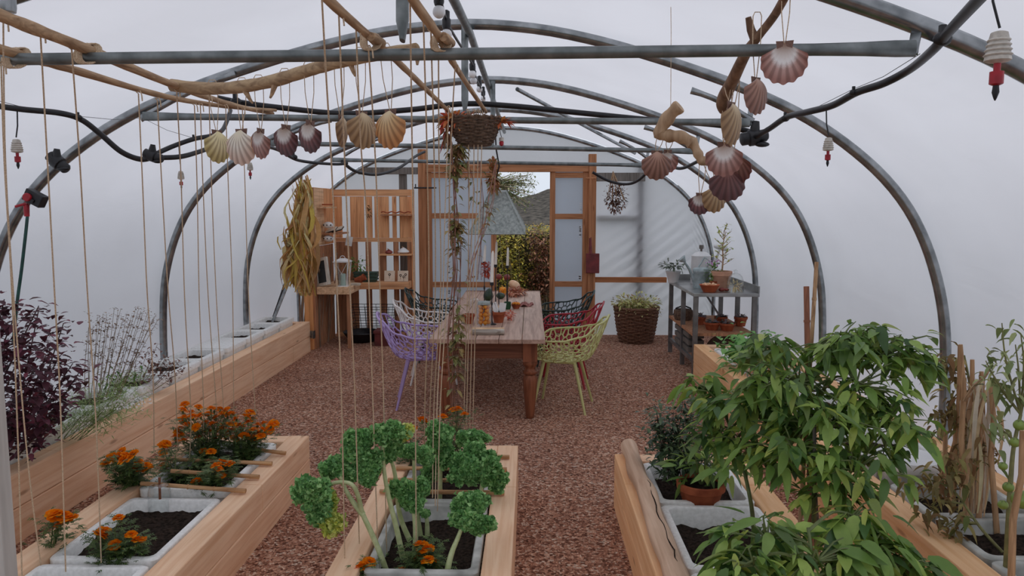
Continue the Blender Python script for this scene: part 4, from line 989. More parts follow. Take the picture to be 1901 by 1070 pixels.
gourd(tp(929, 556)+Vector((.0,.04,0)), .048, .75, 'squat dark green gourd right of the tall one', m_gour)
gourd(tp(932, 549)+Vector((0,.22,.0)), .05, .8, 'orange gourd behind the dark green gourds', m_or)
m_pump = M_plain('pale_squash', (240,206,170), (222,170,130), .5, 12)
gourd(tp(951, 540)+Vector((.0,.05,.02)), .075, .72, 'pale cream squash lying on dried leaves at the far end', m_pump, R(30))
m_red2 = M_plain('onion_skin', (150,66,54), (104,40,36), .35, 14)
for i, (px, py, hh, lb) in enumerate(((926, 514, .87, 'reddish brown onion on a stick left of the far candle'), (941, 515, .87, 'second reddish brown onion under the far candle'))):
    c = P(px, py, 8.0); mb = MB(); mb.ball(c, .036, 14, 10, (1,1,.9)); root = thing('onion', c, lb, 'onion', 'onions on the candle holders'); mb.build('onion_bulb', m_red2, root)
    mb = MB(); mb.tube([c+Vector((0,0,-.03)), Vector((c.x, c.y, TH-.0))], .006, 6); mb.build('stick', m_black, root)
# candles
m_wax = M_plain('candle_wax', (250,246,236), (240,234,222), .5, 8)
for px, yt, yb, Y, lb in ((901,455,487,7.3,'white taper candle leftmost, above the red berries'), (915,466,525,6.6,'tallest white taper candle in front, above the green gourd'), (922,448,492,7.4,'white taper candle just behind the tallest one'), (943,460,494,7.9,'white taper candle rightmost, before the open doorway')):
    a, c = P(px-2 if px < 930 else px-1, yb, Y), P(px, yt, Y); root = thing('candlestick', (a.x, a.y, TH), lb, 'candle', 'taper candles on the table')
    r_ = .0125 if Y > 7 else .0135
    mb = MB(); mb.tube([a, a.lerp(c,.5), a.lerp(c,.93), c], [r_*1.1, r_, r_*.8, r_*.3], 12); mb.build('candle', m_wax, root)
    z0 = TH; H = a.z-z0; mb = MB(); mb.lathe([(.04,0),(.04,.006),(.012,.014),(.007,.03),(.004,H*.45),(.010,H*.5),(.004,H*.55),(.004,H-.03),(.017,H-.022),(.017,H+.004),(.013,H+.004)], (a.x, a.y, z0), 14); mb.build('holder', m_black, root)
sprig('rowan_berries', P(903,500,7.2), 260, .075, .026, M_leaf('berry_red', [(150,60,46),(176,80,56),(120,46,38)]), 'cluster of red berries and leaves on the leftmost candle holder', 'berries', 31, (.8,.7,1))
# leaves runner and small bowls
m_lv = M_leaf('dry_leaf_mix', [(160,104,80),(136,72,58),(190,142,112),(112,58,50),(176,120,80)])
sprig('dried_leaves', tp(955,552)+Vector((.0,.25,.04)), 420, .17, .05, m_lv, 'heap of dry pinkish brown leaves around the pale squash', 'leaves', 41, (.75,1.6,.35))
sprig('marigold_posy', tp(934,552)+Vector((.0,.05,.08)), 90, .055, .03, M_leaf('posy_orange', [(250,150,30),(240,120,20),(250,170,60)]), 'orange flower posy between the green gourd and the dry leaves', 'flowers', 43, (1,.6,.6))
m_dgreen = M_plain('green_glaze', (24,84,50), (14,60,36), .3, 8)
c = tp(942, 575)+Vector((0,.03,0)); mb = MB(); root = thing('green_cup', c, 'small dark green cup right of the white card', 'cup'); mb.lathe([(.028,0),(.034,.02),(.036,.075),(.033,.075),(.031,.01)], c, 18); mb.build('cup_body', m_dgreen, root)
c = tp(958, 574)+Vector((0,.04,0)); pot(c, .05, .045, 'small terracotta bowl of yellow orange fruit', rim=False, name='fruit_bowl', cat='bowl')
for q in range(7):
    a = q*2.4; o = c+Vector((.012*math.sqrt(q)*math.cos(a)*1.2, .012*math.sqrt(q)*math.sin(a), .052)); mb = MB(); mb.ball(o, .0135, 10, 7); tag(mb.build('orange_fruit', m_or, loc=o), 'tiny yellow orange fruit heaped in the terracotta bowl', 'fruit', 'tiny fruit in the terracotta bowl')
m_nap = M_plain('checked_napkin', (190,140,130), (110,40,44), .9, 60)
c = tp(966, 569)+Vector((.02,.05,.012)); mb = MB(); nx_ = 12; vs = []
for j in range(nx_+1):
    for i in range(nx_+1): vs.append(c+Vector(((i/nx_-.5)*.2+.02*math.sin(j*.9), (j/nx_-.5)*.2, .014*math.sin(i*1.1+j*.6)+.012*math.sin(j*1.4))))
mb.add(vs, [(j*(nx_+1)+i, j*(nx_+1)+i+1, (j+1)*(nx_+1)+i+1, (j+1)*(nx_+1)+i) for j in range(nx_) for i in range(nx_)]); o = mb.build('cloth_napkin', m_nap); md = o.modifiers.new('s','SOLIDIFY'); md.thickness = .003
tag(o, 'crumpled dark red checked napkin beside the small terracotta bowl', 'napkin')
c = tp(924, 575)+Vector((0,.06,0)); mb = MB(); mb.lathe([(.065,0),(.067,.004),(.067,.018),(.064,.022),(.001,.022)], c, 26); tag(mb.build('wood_slice', m_cut), 'round wooden slice under the tallest candle', 'wood slice')
# ================================================================== PALLET CORNER, LEFT BACK
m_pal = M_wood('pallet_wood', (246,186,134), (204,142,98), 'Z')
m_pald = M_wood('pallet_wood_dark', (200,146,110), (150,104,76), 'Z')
m_palx = M_wood('pallet_cross', (240,184,134), (196,140,100), 'X')
m_paly = M_wood('pallet_side', (244,206,166), (204,162,124), 'Y')
XL, YN, YBk = -2.59, 8.93, 9.80
root = thing('pallet_backboard', (-2.0, YBk, 0), 'upright pallet wall of orange boards with slots, behind the corner counter', 'pallet wall', 'pallet panels of the corner unit')
zt = P(700, 352, YBk).z; x0b, x1b = XL+.03, P(769,400,YBk).x
zmid = P(700, 442, YBk).z; zc = .68
rnd = random.Random(4)
# slots at the pixel columns where light shows through
slots_up = [(635,650,366,472),(676,680,366,432),(691,695,366,432),(722,728,366,432),(736,742,366,432)]
slots_dn = [(663,677,452,640),(688,703,452,640),(716,729,452,500),(740,755,452,500),(716,729,534,600),(739,755,534,606)]
def boards(xa, xb, za, zb, mat, skip, nm_, yy):
    X = sorted(set([xa, xb] + [P(s_[0],400,YBk).x for s_ in skip] + [P(s_[1],400,YBk).x for s_ in skip]))
    for a, c in zip(X, X[1:]):
        mid = (a+c)/2
        if any(P(s_[0],400,YBk).x < mid < P(s_[1],400,YBk).x for s_ in skip): continue
        n = max(1, round((c-a)/.085)); w_ = (c-a)/n
        for k in range(n):
            mb = MB(); mb.box((a+k*w_+.0015, yy-rnd.uniform(.0,.003), za), (a+(k+1)*w_-.0015, yy+.018, zb)); mb.build(nm_, mat, root, smooth=False)
boards(x0b, x1b, zmid+.002, zt-.09, m_pal, slots_up, 'board', YBk)
mb = MB(); mb.box((x0b, YBk-.006, zt-.085), (x1b, YBk+.02, zt)); mb.build('top_rail', m_palx, root, smooth=False)
mb = MB(); mb.box((x0b, YBk-.008, zmid-.05), (x1b, YBk+.02, zmid)); mb.build('middle_rail', m_palx, root, smooth=False)
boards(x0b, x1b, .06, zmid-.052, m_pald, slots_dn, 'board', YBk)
mb = MB(); mb.box((x1b-.035, YBk-.04, 0), (x1b, YBk+.02, zt+.0)); mb.build('end_post', m_pal, root, smooth=False)
mb = MB(); mb.box((x0b, YBk-.006, .0), (x1b-.036, YBk+.02, .058)); mb.build('bottom_rail', m_palx, root, smooth=False)
# left side pallet, running down the tunnel
root = thing('pallet_side_panel', (XL, YN, 0), 'side pallet panel of vertical slats facing the room, left of the counter', 'pallet wall', 'pallet panels of the corner unit')
zl = P(575, 347, YN).z
mb = MB(); mb.box((XL-.10, YN-.09, 0), (XL, YN, zl)); mb.build('corner_post', M_wood('orange_post', (246,180,120), (210,146,92), 'Z'), root, smooth=False, bevel=.004)
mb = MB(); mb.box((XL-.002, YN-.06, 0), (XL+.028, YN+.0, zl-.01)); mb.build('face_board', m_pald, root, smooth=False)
n = 10
for k in range(n):
    y = YN+.01+k*(YBk-YN-.02)/n; y2 = y+(YBk-YN-.02)/n
    mb = MB(); mb.box((XL+.0, y+.002, P(600,455,9.3).z), (XL+.02+rnd.uniform(0,.004), y2-.002, zl-.005)); mb.build('slat', m_paly if k < 5 else m_pal, root, smooth=False)
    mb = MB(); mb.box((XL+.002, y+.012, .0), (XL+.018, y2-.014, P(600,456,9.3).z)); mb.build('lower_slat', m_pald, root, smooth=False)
mb = MB(); mb.box((XL-.03, YN+.0, .40), (XL-.001, YBk-.01, .47)).box((XL-.03, YN, 1.1), (XL-.001, YBk-.01, 1.17)).box((XL-.03, YN, zl-.12), (XL-.001, YBk-.01, zl-.04)); mb.build('cross_rail', m_pald, root, smooth=False)
# counter, L-shaped
zc = G(650, 535, 0).z; zc = P(650, 533, YN+.02).z
root = thing('corner_counter', (-2.2, 9.2, zc), 'thick L-shaped wooden counter of the pallet corner', 'counter')
xa = XL+.032; xm = P(650, 540, YN).x
mb = MB(); mb.box((xa, YN-.02, zc-.088), (xm, YBk-.035, zc)); mb.build('side_slab', m_paly, root, smooth=False, bevel=.004)
mb = MB(); mb.box((xm+.001, YBk-.34, zc-.085), (x1b-.04, YBk-.042, zc-.002)); mb.build('back_slab', m_palx, root, smooth=False, bevel=.004)
mb = MB(); mb.box((xm-.05, YN+.02, 0), (xm-.01, YN+.055, zc-.09)); mb.build('leg', m_pald, root, smooth=False)
mb = MB(); mb.box((x1b-.09, YBk-.33, 0), (x1b-.05, YBk-.29, zc-.087)); mb.build('leg', m_pald, root, smooth=False)
# little shelves
def shelf(px0, px1, py, Y, depth, label, th=.02, mat=None):
    a, c = P(px0, py, Y), P(px1, py, Y); mb = MB(); mb.box((a.x, Y, a.z-th), (c.x, Y+depth, a.z)); return tag(mb.build('wall_shelf', mat or m_palx, smooth=False, bevel=.002), label, 'shelf', 'small shelves on the pallet wall')
shelf(706, 766, 398, 9.66, .135, 'upper shelf with a curled terracotta tile, top right of the pallet wall', mat=m_pald)
shelf(704, 764, 472, 9.66, .135, 'lower shelf holding a dark bowl and a white gourd')
a = P(588, 384, 9.3); mb = MB(); mb.box((XL+.026, 9.05, a.z-.018), (XL+.16, 9.45, a.z)); tag(mb.build('wall_shelf', m_paly, smooth=False), 'small shelf with a wooden plaque on the side pallet panel', 'shelf', 'small shelves on the pallet wall')
a = P(610, 432, 9.3); mb = MB(); mb.box((XL+.026, 9.2, a.z-.02), (XL+.27, 9.6, a.z)); tag(mb.build('wall_shelf', m_pald, smooth=False), 'dark shelf carrying a pair of books on the side pallet panel', 'shelf', 'small shelves on the pallet wall')
aa = P(610, 432, 9.3)
m_book = M_plain('dark_book', (66,50,46), (44,34,32), .6, 20); m_page = M_plain('book_pages', (226,214,198), (200,186,168), .8, 60)
for k in range(2):
    M_ = Matrix.Translation((XL+.13+.07*k, 9.30+.03*k, aa.z+.028+.008*k)) @ Matrix.Rotation(R(-16), 4, 'Y') @ Matrix.Rotation(R(12), 4, 'X')
    root = thing('book', M_.translation, ['dark open book lying on the dark shelf, left','dark book with pale edge lying on the dark shelf, right'][k], 'book', 'books on the dark shelf')
    mb = MB(); mb.cbox((0,0,0), (.13,.17,.012), M_); mb.build('cover', m_book, root, smooth=False)
    mb = MB(); mb.cbox((0,.0,.012), (.12,.16,.010), M_); mb.build('pages', m_page, root, smooth=False)
a = P(612, 383, 9.25); mb = MB(); M_ = Matrix.Translation((XL+.12, 9.2, a.z+.012)); mb.lathe([(.001,0),(.07,0),(.075,.008),(.07,.016),(.001,.016)], M_.translation, 18); tag(mb.build('wooden_disc', m_terra), 'flat reddish disc lying on the small side shelf', 'disc')
# two white spotted holders on the side panel
m_enam = M_plain('white_enamel', (240,240,238), (224,224,224), .3, 8)
for k, py in enumerate((418, 443)):
    c = P(601, py, 9.25); c.x = XL+.10; root = thing('enamel_cup_rack', c, ['upper white enamel rack with dark holes on the side pallet panel','lower white enamel rack with dark holes on the side pallet panel'][k], 'rack', 'white enamel racks')
    mb = MB(); mb.ball(c, .05, 18, 10, (1.25,1.1,.82)); mb.build('rack_body', m_enam, root)
    for a in (-.045, 0, .045):
        mb = MB(); mb.ball(c+Vector((a, -.052 if a == 0 else -.044, 0)), .009, 8, 6, (1,.5,1)); mb.build('hole', m_black, root)
# cardboard / card hanging on slot, wreath, tile, gourds, cards
c = P(648, 448, 9.55); mb = MB(); mb.cbox((0,0,0), (.085,.003,.12), Matrix.Translation(c) @ Matrix.Rotation(R(10), 4, 'Y')); tag(mb.build('hanging_card', m_paper, smooth=False), 'tilted pale card hanging below the tall slot in the pallet wall', 'card')
sprig('dried_wreath', P(684, 394, 9.74), 46, .055, .035, M_leaf('dried_dark', [(90,70,46),(120,86,56),(110,104,70)]), 'small dark dried posy pinned between the slots of the pallet wall', 'dried posy', 51, (.7,.4,1.4))
c = P(735, 396, 9.70); mb = MB(); vs = []; n = 20
mb = MB(); mb.tube([c+Vector((-.19+.38*i/n, 0, .012+.008*math.sin(i*1.1))) for i in range(n+1)], .016, 6, flat=[(1.6,.5)]*(n+1)); tag(mb.build('curved_tile', m_terra), 'wavy terracotta tile lying along the upper shelf', 'tile')
def bulbgourd(px, py, Y, r, mat, label):
    c = P(px, py, Y); c.y = Y; root = thing('shelf_gourd', c, label, 'gourd', 'gourds on the pallet shelf'); mb = MB(); mb.lathe([(r*.5,0),(r,r*.3),(r*1.05,r*.5),(r*.8,r*.85),(r*.35,r*1.15),(r*.2,r*1.3),(.002,r*1.32)], c, 20); mb.build('gourd_flesh', mat, root)
    mb = MB(); mb.tube([c+Vector((0,0,r*1.3)), c+Vector((.01,0,r*1.5))], [.006,.004], 6); mb.build('stalk', m_twig, root)
zs_ = P(735,472,9.66).z
def at_z(px, Y, z): p_ = P(px, 472, Y); return Vector((p_.x, Y, z))
for px, mt, lb in ((722, m_red2, 'dark reddish gourd with pale top on the lower pallet shelf'), (749, m_pump if False else m_enam, 'white flattened gourd on the lower pallet shelf')):
    c = at_z(px, 9.73, zs_+.001); r = .052 if px == 722 else .075; root = thing('shelf_gourd', c, lb, 'gourd', 'gourds on the pallet shelf'); mb = MB(); mb.lathe([(r*.55,0),(r,r*.28),(r*.95,r*.5),(r*.5,r*.85),(r*.15,r*1.05),(.002,r*1.1)], c, 20); mb.build('gourd_flesh', mt, root)
    mb = MB(); mb.tube([c+Vector((0,0,r*1.05)), c+Vector((-.02,0,r*1.25))], [.008,.005], 6); mb.build('stalk', m_twig, root)
m_card = M_plain('cream_card', (232,216,196), (214,194,170), .8, 10); m_ink = M_plain('brown_ink', (90,60,50), (60,40,34), .8, 20)
for px, lb in ((722, 'cream tile with a dark flower drawing on the counter, left of its pair'), (747, 'cream tile with small brown sprigs on the counter, right of its pair')):
    c = at_z(px, 9.60, zc-.002); root = thing('picture_tile', c, lb, 'picture', 'pair of cream picture tiles'); M_ = Matrix.Translation(c+Vector((0,.02,.072))) @ Matrix.Rotation(R(-12), 4, 'X')
    mb = MB(); mb.cbox((0,0,0), (.135,.012,.14), M_); mb.build('tile', m_card, root, smooth=False)
    mb = MB(); rn = random.Random(px)
    for (bx, bz) in (((0,.02),) if px == 722 else ((-.03,.01),(.01,-.01),(.035,.02))):
        for q in range(6):
            a = q*PI/3; mb.ball(M_ @ Vector((bx+.012*math.cos(a), -.008, bz+.012*math.sin(a))), .006, 6, 4, (1,.3,1))
        mb.cbox((bx, -.0075, bz-.03), (.003,.002,.045), M_)
    mb.build('drawing', m_ink, root)
# on the counter: frame, lantern, pots, planter
m_wfr = M_wood('whitewash', (232,226,214), (196,186,170), 'Z', 1); m_chalk = M_plain('chalkboard', (66,72,72), (44,48,50), .7, 6)
c = P(598, 525, 9.0); c.z = zc; M_ = Matrix.Translation(c+Vector((-.0,0,.175))) @ Matrix.Rotation(R(-22), 4, 'Z') @ Matrix.Rotation(R(-13), 4, 'Y') @ Matrix.Rotation(R(-8), 4, 'X')
root = thing('leaning_chalkboard', c, 'white wooden frame with dark board leaning at the left of the counter', 'frame')
mb = MB(); w_, h_ = .20, .34
mb.cbox((-w_/2+.018,0,0), (.036,.03,h_), M_).cbox((w_/2-.018,0,0), (.036,.03,h_), M_).cbox((0,0,h_/2-.018), (w_-.072,.03,.036), M_).cbox((0,0,-h_/2+.018), (w_-.072,.03,.036), M_); mb.build('frame', m_wfr, root, smooth=False)
mb = MB(); mb.cbox((0,.004,0), (w_-.07,.01,h_-.07), M_); mb.build('board', m_chalk, root, smooth=False)
c = P(637, 527, 9.02); c.z = zc; root = thing('garden_lantern', c, 'white metal and glass lantern standing at the counter corner', 'lantern')
mb = MB(); s0, s1, H = .058, .082, .30
for x, y in ((-1,-1),(1,-1),(1,1),(-1,1)): mb.bar(c+Vector((x*s0, y*s0, .01)), c+Vector((x*s1, y*s1, H)), .010, .010)
mb.cbox(c+Vector((0,0,.006)), (.135,.135,.012)).cbox(c+Vector((0,0,H)), (.19,.19,.012)); mb.build('frame', m_enam, root, smooth=False)
mb = MB(); a_ = [(-1,-1),(1,-1),(1,1),(-1,1)]; mb.add([c+Vector((x*s1*1.1, y*s1*1.1, H+.008)) for x, y in a_]+[c+Vector((x*.03, y*.03, H+.04)) for x, y in a_], [(0,1,5,4),(1,2,6,5),(2,3,7,6),(3,0,4,7),(4,5,6,7)]); mb.tube([c+Vector((.0,0,H+.04))+Vector((.03*math.cos(a*PI/8),0,.03*math.sin(a*PI/8))) for a in range(9)], .004, 6); mb.build('roof', m_enam, root, smooth=False)
mb = MB(); mb.add([c+Vector((x*s0*.9, y*s0*.9, .014)) for x, y in a_]+[c+Vector((x*s1*.93, y*s1*.93, H-.006)) for x, y in a_], [(0,1,5,4),(1,2,6,5),(2,3,7,6),(3,0,4,7)]); mb.build('glass', m_glass, root, smooth=False)
for sgn in (-1, 1):
    mb = MB(); mb.tube([c+Vector((sgn*s1*.9, -s1*1.0, H-.01)), c+Vector((-sgn*.01, -s0*1.1, .14))], .003, 5); mb.build('cross_wire', m_enam, root)
mb = MB(); mb.lathe([(.034,.013),(.034,.15),(.030,.155)], c, 16); mb.build('candle', M_plain('pale_green_wax', (196,216,204), (176,200,188), .5, 8), root)
c = P(663, 522, 9.3); c.z = zc
for k, (dx, ang) in enumerate(((0,R(80)),(.05,R(60)))):
    M_ = Matrix.Rotation(ang, 3, 'Y'); mb = MB(); mb.lathe([(.025,0),(.042,.07),(.045,.07),(.045,.09),(.04,.09),(.034,.06)], c+Vector((dx-.03,.0,.046-.0)), 16, M_); tag(mb.build('toppled_pot', m_terra), ['small terracotta pot lying on its side behind the lantern','second toppled terracotta pot behind the lantern, further right'][k], 'pot', 'toppled pots on the counter')
mb = MB(); mb.cbox(c+Vector((.0,-.14,.006)), (.14,.10,.012)); mb.cbox(c+Vector((.0,-.14,.018)), (.13,.09,.008)); tag(mb.build('notebook', m_page, smooth=False), 'thin pale notebook lying right of the lantern', 'book')
m_planter = M_plain('dark_green_planter', (66,92,80), (44,66,56), .5, 8)
c = P(680, 514, 9.6); c.z = zc-.0; root = thing('green_planter', c, 'dark green trough planter with leafy herbs on the counter', 'planter')
mb = MB(); mb.add([(c.x-.13,c.y-.05,c.z),(c.x+.13,c.y-.05,c.z),(c.x+.13,c.y+.05,c.z),(c.x-.13,c.y+.05,c.z),(c.x-.155,c.y-.07,c.z+.13),(c.x+.155,c.y-.07,c.z+.13),(c.x+.155,c.y+.07,c.z+.13),(c.x-.155,c.y+.07,c.z+.13)], [(0,3,2,1),(4,5,6,7),(0,1,5,4),(1,2,6,5),(2,3,7,6),(3,0,4,7)])
for k in range(3): mb.box((c.x-.157,c.y-.074-.0,c.z+.03+k*.04),(c.x+.157,c.y+.074,c.z+.042+k*.04))
mb.build('trough', m_planter, root, smooth=False, bevel=.004)
m_herb = M_leaf('herb_green', [(96,130,62),(70,106,48),(124,150,78)])
sprig('herb_leaves', c+Vector((-.12,-.02,.22)), 150, .15, .045, m_herb, None, None, 61, (1.1,.5,.75), parent=root)
# wire basket and dark bowl under the counter
m_wire = M_plain('dark_wire', (40,42,42), (26,28,28), .5, 20, metal=.4)
c = P(694, 598, 9.5); c.z = .17; root = thing('wire_basket', c, 'dark wire basket under the back counter', 'basket'); mb = MB(); hx = .30; wy = .15; hz = .28
def rect(z, k): return [c+Vector((x*hx*k, y*wy*k, z)) for x, y in ((-1,-1),(1,-1),(1,1),(-1,1),(-1,-1))]
for j, z in enumerate((0,.07,.14,.21,.28)): mb.tube(rect(z, .86+.14*j/4), .004, 5)
for k in range(9):
    x = -1+k/4
    for y in (-1, 1): mb.tube([c+Vector((x*hx*.86, y*wy*.86, 0)), c+Vector((x*hx, y*wy, hz))], .0028, 4)
for k in range(4):
    y = -1+k*2/3
    for x in (-1, 1): mb.tube([c+Vector((x*hx*.86, y*wy*.86, 0)), c+Vector((x*hx, y*wy, hz))], .0028, 4)
    mb.tube([c+Vector((-hx*.86, y*wy*.86, 0)), c+Vector((hx*.86, y*wy*.86, 0))], .0028, 4)
mb.build('wire_cage', m_wire, root)
c = P(672, 613, 9.45); c.z = 0; mb = MB(); root = thing('dark_tub', c, 'low black tub under the wire basket', 'tub'); mb.lathe([(.16,0),(.23,.11),(.24,.12),(.235,.13),(.22,.115),(.15,.02)], c, 24); mb.build('tub_body', m_black, root)
c = P(717, 622, 9.2); c.z = 0; mb = MB(); mb.box((c.x-.13,c.y-.09,.0),(c.x+.13,c.y+.14,.16)); mb.box((c.x-.14,c.y-.1,.15),(c.x+.14,c.y+.15,.19)); tag(mb.build('red_crate', M_plain('dull_red', (112,46,44), (84,34,32), .6, 12), smooth=False, bevel=.006), 'dull dark red crate standing on the ground behind the purple chair', 'crate')

# corn stalks hanging at the post
m_corn = M_leaf('dry_corn', [(206,170,120),(176,132,84),(222,196,150),(140,98,62),(196,176,90),(120,84,56)], rough=.8, spec=.1)
def streamers(name, top, n, L, spread, seed, mat, label, cat, w_=.03, lean=(0,0), parent=None, mess=0):
    rnd = random.Random(seed); mb = MB(); top = Vector(top)
    for _ in range(n):
        l = L*rnd.uniform(.35,1); a = rnd.uniform(0,2*PI); s_ = rnd.uniform(.2,1)*spread; q = top + Vector((rnd.gauss(0,.025), rnd.gauss(0,.02), -rnd.uniform(0,.5)*L)); x = Vector((math.cos(a), math.sin(a)*.6, 0)); K = 8; vs = []; ww = w_*rnd.uniform(.4,1.1); tw = rnd.uniform(-3,3); ph = rnd.uniform(0,6)
        l = min(l, (q.z-(top.z-L)))
        for i in range(K+1):
            t_ = i/K; c = q + x*s_*math.sin(t_*2.2)*.8 + Vector((mess*.09*math.sin(t_*5+ph)*math.sin(ph*3), mess*.05*math.cos(t_*4+ph), mess*.03*math.sin(t_*9+ph))) + Vector((lean[0]*t_*l, lean[1]*t_*l, -l*t_ + .05*math.sin(t_*3))); ang = ph+tw*t_; sd_ = Vector((math.cos(ang), math.sin(ang), .2*math.sin(ph+5*t_))); wd = ww*math.sin(PI*(.1+.85*t_))*.5+.0015
            vs += [c-sd_*wd, c+Vector((0,.004,0)), c+sd_*wd]
        for i in range(K):
            b_ = i*3; mb.add([], []) if False else None
        mb.add(vs, [f for i in range(K) for f in ((i*3,i*3+1,i*3+4,i*3+3),(i*3+1,i*3+2,i*3+5,i*3+4))])
    o = mb.build(name, mat, parent)
    if parent is None: tag(o, label, cat)
    return o
ct = P(559, 325, 8.16)
root = thing('corn_stalk_bundle', ct, 'bundle of dry yellow corn leaves hanging on the orange post', 'dried corn')
streamers('corn_leaves', ct, 120, 1.30, .10, 3, m_corn, '', '', .062, parent=root, mess=1)
streamers('side_leaves', P(547,400,8.14), 40, .80, .08, 9, m_corn, '', '', .05, lean=(-.15,0), parent=root, mess=1)
mb = MB(); mb.tube([ct+Vector((-.01,0,-.2)), ct+Vector((.005,0,.0)), ct+Vector((.01,-.02,.04)), ct+Vector((.0,-.06,.07))], [.014,.012,.006,.002], 7); mb.build('stalk', m_twig, root)
# dried stalks standing behind bed
rnd = random.Random(8); root = thing('dry_stalks', P(560,600,9.1), 'sheaf of dry brown stalks standing behind the far end of the left bed', 'dried stalks')
mb = MB()
for k in range(26):
    bx = -2.86+rnd.uniform(0,.30); by = 9.0+rnd.uniform(0,.5); tx = bx+rnd.uniform(.0,.14)+.02; mb.tube([(bx,by,0),((bx+tx)/2+rnd.uniform(-.02,.02),by,.45),(tx,by+rnd.uniform(-.05,.05),rnd.uniform(.7,1.15))], rnd.uniform(.006,.012), 5)
mb.build('stalks', M_wood('stalk_grey', (176,150,128), (120,98,82), 'Z', 1), root)
mb = MB(); mb.tube([P(508,590,8.9), P(522,550,9.0), P(538,500,9.1)], [.02,.02,.016], 8); tag(mb.build('leaning_pole', m_black), 'dark pole leaning behind the corner of the left bed', 'pole')
mb = MB(); c = P(578, 610, 8.75); mb.cbox((c.x+.01, 8.757, .2), (.06,.006,.09)); mb.cbox((c.x+.03, 8.75, .2), (.006,.09,.09)); tag(mb.build('corner_bracket', m_steel, smooth=False), 'small metal bracket on the far corner of the left bed', 'bracket')

# ================================================================== STEEL BENCH, RIGHT BACK
BX0, BX1, BY0, BY1, BH = 1.62, 2.27, 7.47, 8.85, .85
m_ss = M_plain('stainless_steel', (186,186,184), (150,150,150), .3, 5, metal=.8)
m_ssd = M_plain('bench_steel_leg', (134,132,130), (104,102,102), .45, 10, metal=.5)
root = thing('steel_bench', ((BX0+BX1)/2, (BY0+BY1)/2, 0), 'stainless steel potting bench with a lower shelf in the right back corner', 'bench')
mb = MB(); mb.box((BX0,BY0,BH-.035),(BX1,BY1,BH)); mb.build('bench_top', m_ss, root, smooth=False, bevel=.004)
mb = MB(); mb.box((BX1-.012,BY0,BH+.001),(BX1,BY1,BH+.07)); mb.build('side_upstand', m_ss, root, smooth=False)
mb = MB(); mb.box((BX0,BY1-.012,BH+.001),(BX1-.013,BY1,BH+.07)); mb.build('back_upstand', m_ss, root, smooth=False)
for x in (BX0+.03, BX1-.04):
    for y in (BY0+.03, (BY0+BY1)/2-.05, BY1-.03):
        mb = MB(); mb.box((x-.022,y-.022,0),(x+.022,y+.022,BH-.036)); mb.build('leg', m_ssd, root, smooth=False)
LZ = P(1350, 598, 8.2).z
LZ = .44
mb = MB(); mb.box((BX0+.01,BY0+.06,LZ-.03),(BX1-.02,BY1-.05,LZ)); mb.build('lower_shelf', m_pald, root, smooth=False)
mb = MB(); mb.box((BX0+.01,BY0+.06,.14),(BX0+.04,BY1-.05,.18)); mb.build('low_rail', m_ssd, root, smooth=False)
mb = MB(); mb.bar((BX1-.30,BY1-.08,BH-.05),(BX1-.05,BY1-.08,LZ-.02),.025,.02); mb.build('brace', m_ssd, root, smooth=False)
zb_ = BH+.001
def bench_pt(px, Y, z=zb_): p_ = P(px, 500, Y); return Vector((p_.x, Y, z))
# white pot with dark-leaved plant
m_wpot = M_plain('white_pot', (240,240,238), (226,226,224), .4, 8)
m_hell = M_leaf('dusky_leaf', [(70,86,70),(96,108,88),(54,66,58),(120,124,110)])
c = bench_pt(1250, 8.55); rt = pot(c, .085, .13, 'white pot with a low dusky leafed plant on the bench', m_wpot, rim=False, name='white_flower_pot')
sprig('leaves', c+Vector((-.0,0,.19)), 120, .16, .05, m_hell, None, None, 71, (1,.8,.42), parent=rt)
# big white can with lid + spout
c = bench_pt(1301, 8.45); root = thing('white_watering_can', c, 'tall white enamel watering can with a wooden topped lid on the bench', 'watering can')
mb = MB(); mb.lathe([(.11,0),(.112,.01),(.105,.30),(.108,.31),(.07,.345),(.02,.36)], c, 26); mb.build('can_body', m_enam, root)
mb = MB(); mb.lathe([(.012,.36),(.012,.385),(.024,.388),(.026,.42),(.022,.43)], c, 12); mb.build('lid_knob', m_greyw, root)
mb = MB(); mb.tube([c+Vector((.09,-.02,.12)), c+Vector((.15,-.06,.28)), c+Vector((.19,-.08,.40))], [.022,.016,.012], 10); mb.build('spout', m_enam, root)
mb = MB(); Ms = Matrix.Rotation(R(100), 3, 'Y'); mb.lathe([(.016,-.02),(.03,.02),(.036,.12),(.03,.125)], c+Vector((.14,-.07,.42)), 14, Ms); mb.build('rose_head', m_enam, root)
# galvanised watering can
m_gcan = M_plain('galvanised_can', (186,200,202), (150,166,168), .4, 22, metal=.3)
c = bench_pt(1302, 8.0); root = thing('galvanised_watering_can', c, 'pale galvanised watering can in front of the white one', 'watering can')
mb = MB(); mb.lathe([(.085,0),(.086,.16),(.088,.165),(.088,.20),(.082,.205),(.05,.215)], c, 26); mb.build('can_body', m_gcan, root)
mb = MB(); mb.tube([c+Vector((-.07,0,.06)), c+Vector((-.13,-.01,.20)), c+Vector((-.18,-.02,.27))], [.02,.014,.011], 9); mb.build('spout', m_gcan, root)
mb = MB(); mb.lathe([(.010,-.02),(.045,.03),(.045,.035)], c+Vector((-.19,-.02,.29)), 14, Matrix.Rotation(R(-45), 3, 'Y')); mb.build('rose_head', m_gcan, root)
mb = MB(); mb.tube([c+Vector((.05,0,.20)), c+Vector((.09,0,.28)), c+Vector((.03,0,.32)), c+Vector((-.03,0,.22))], .008, 8); mb.build('handle', m_gcan, root)
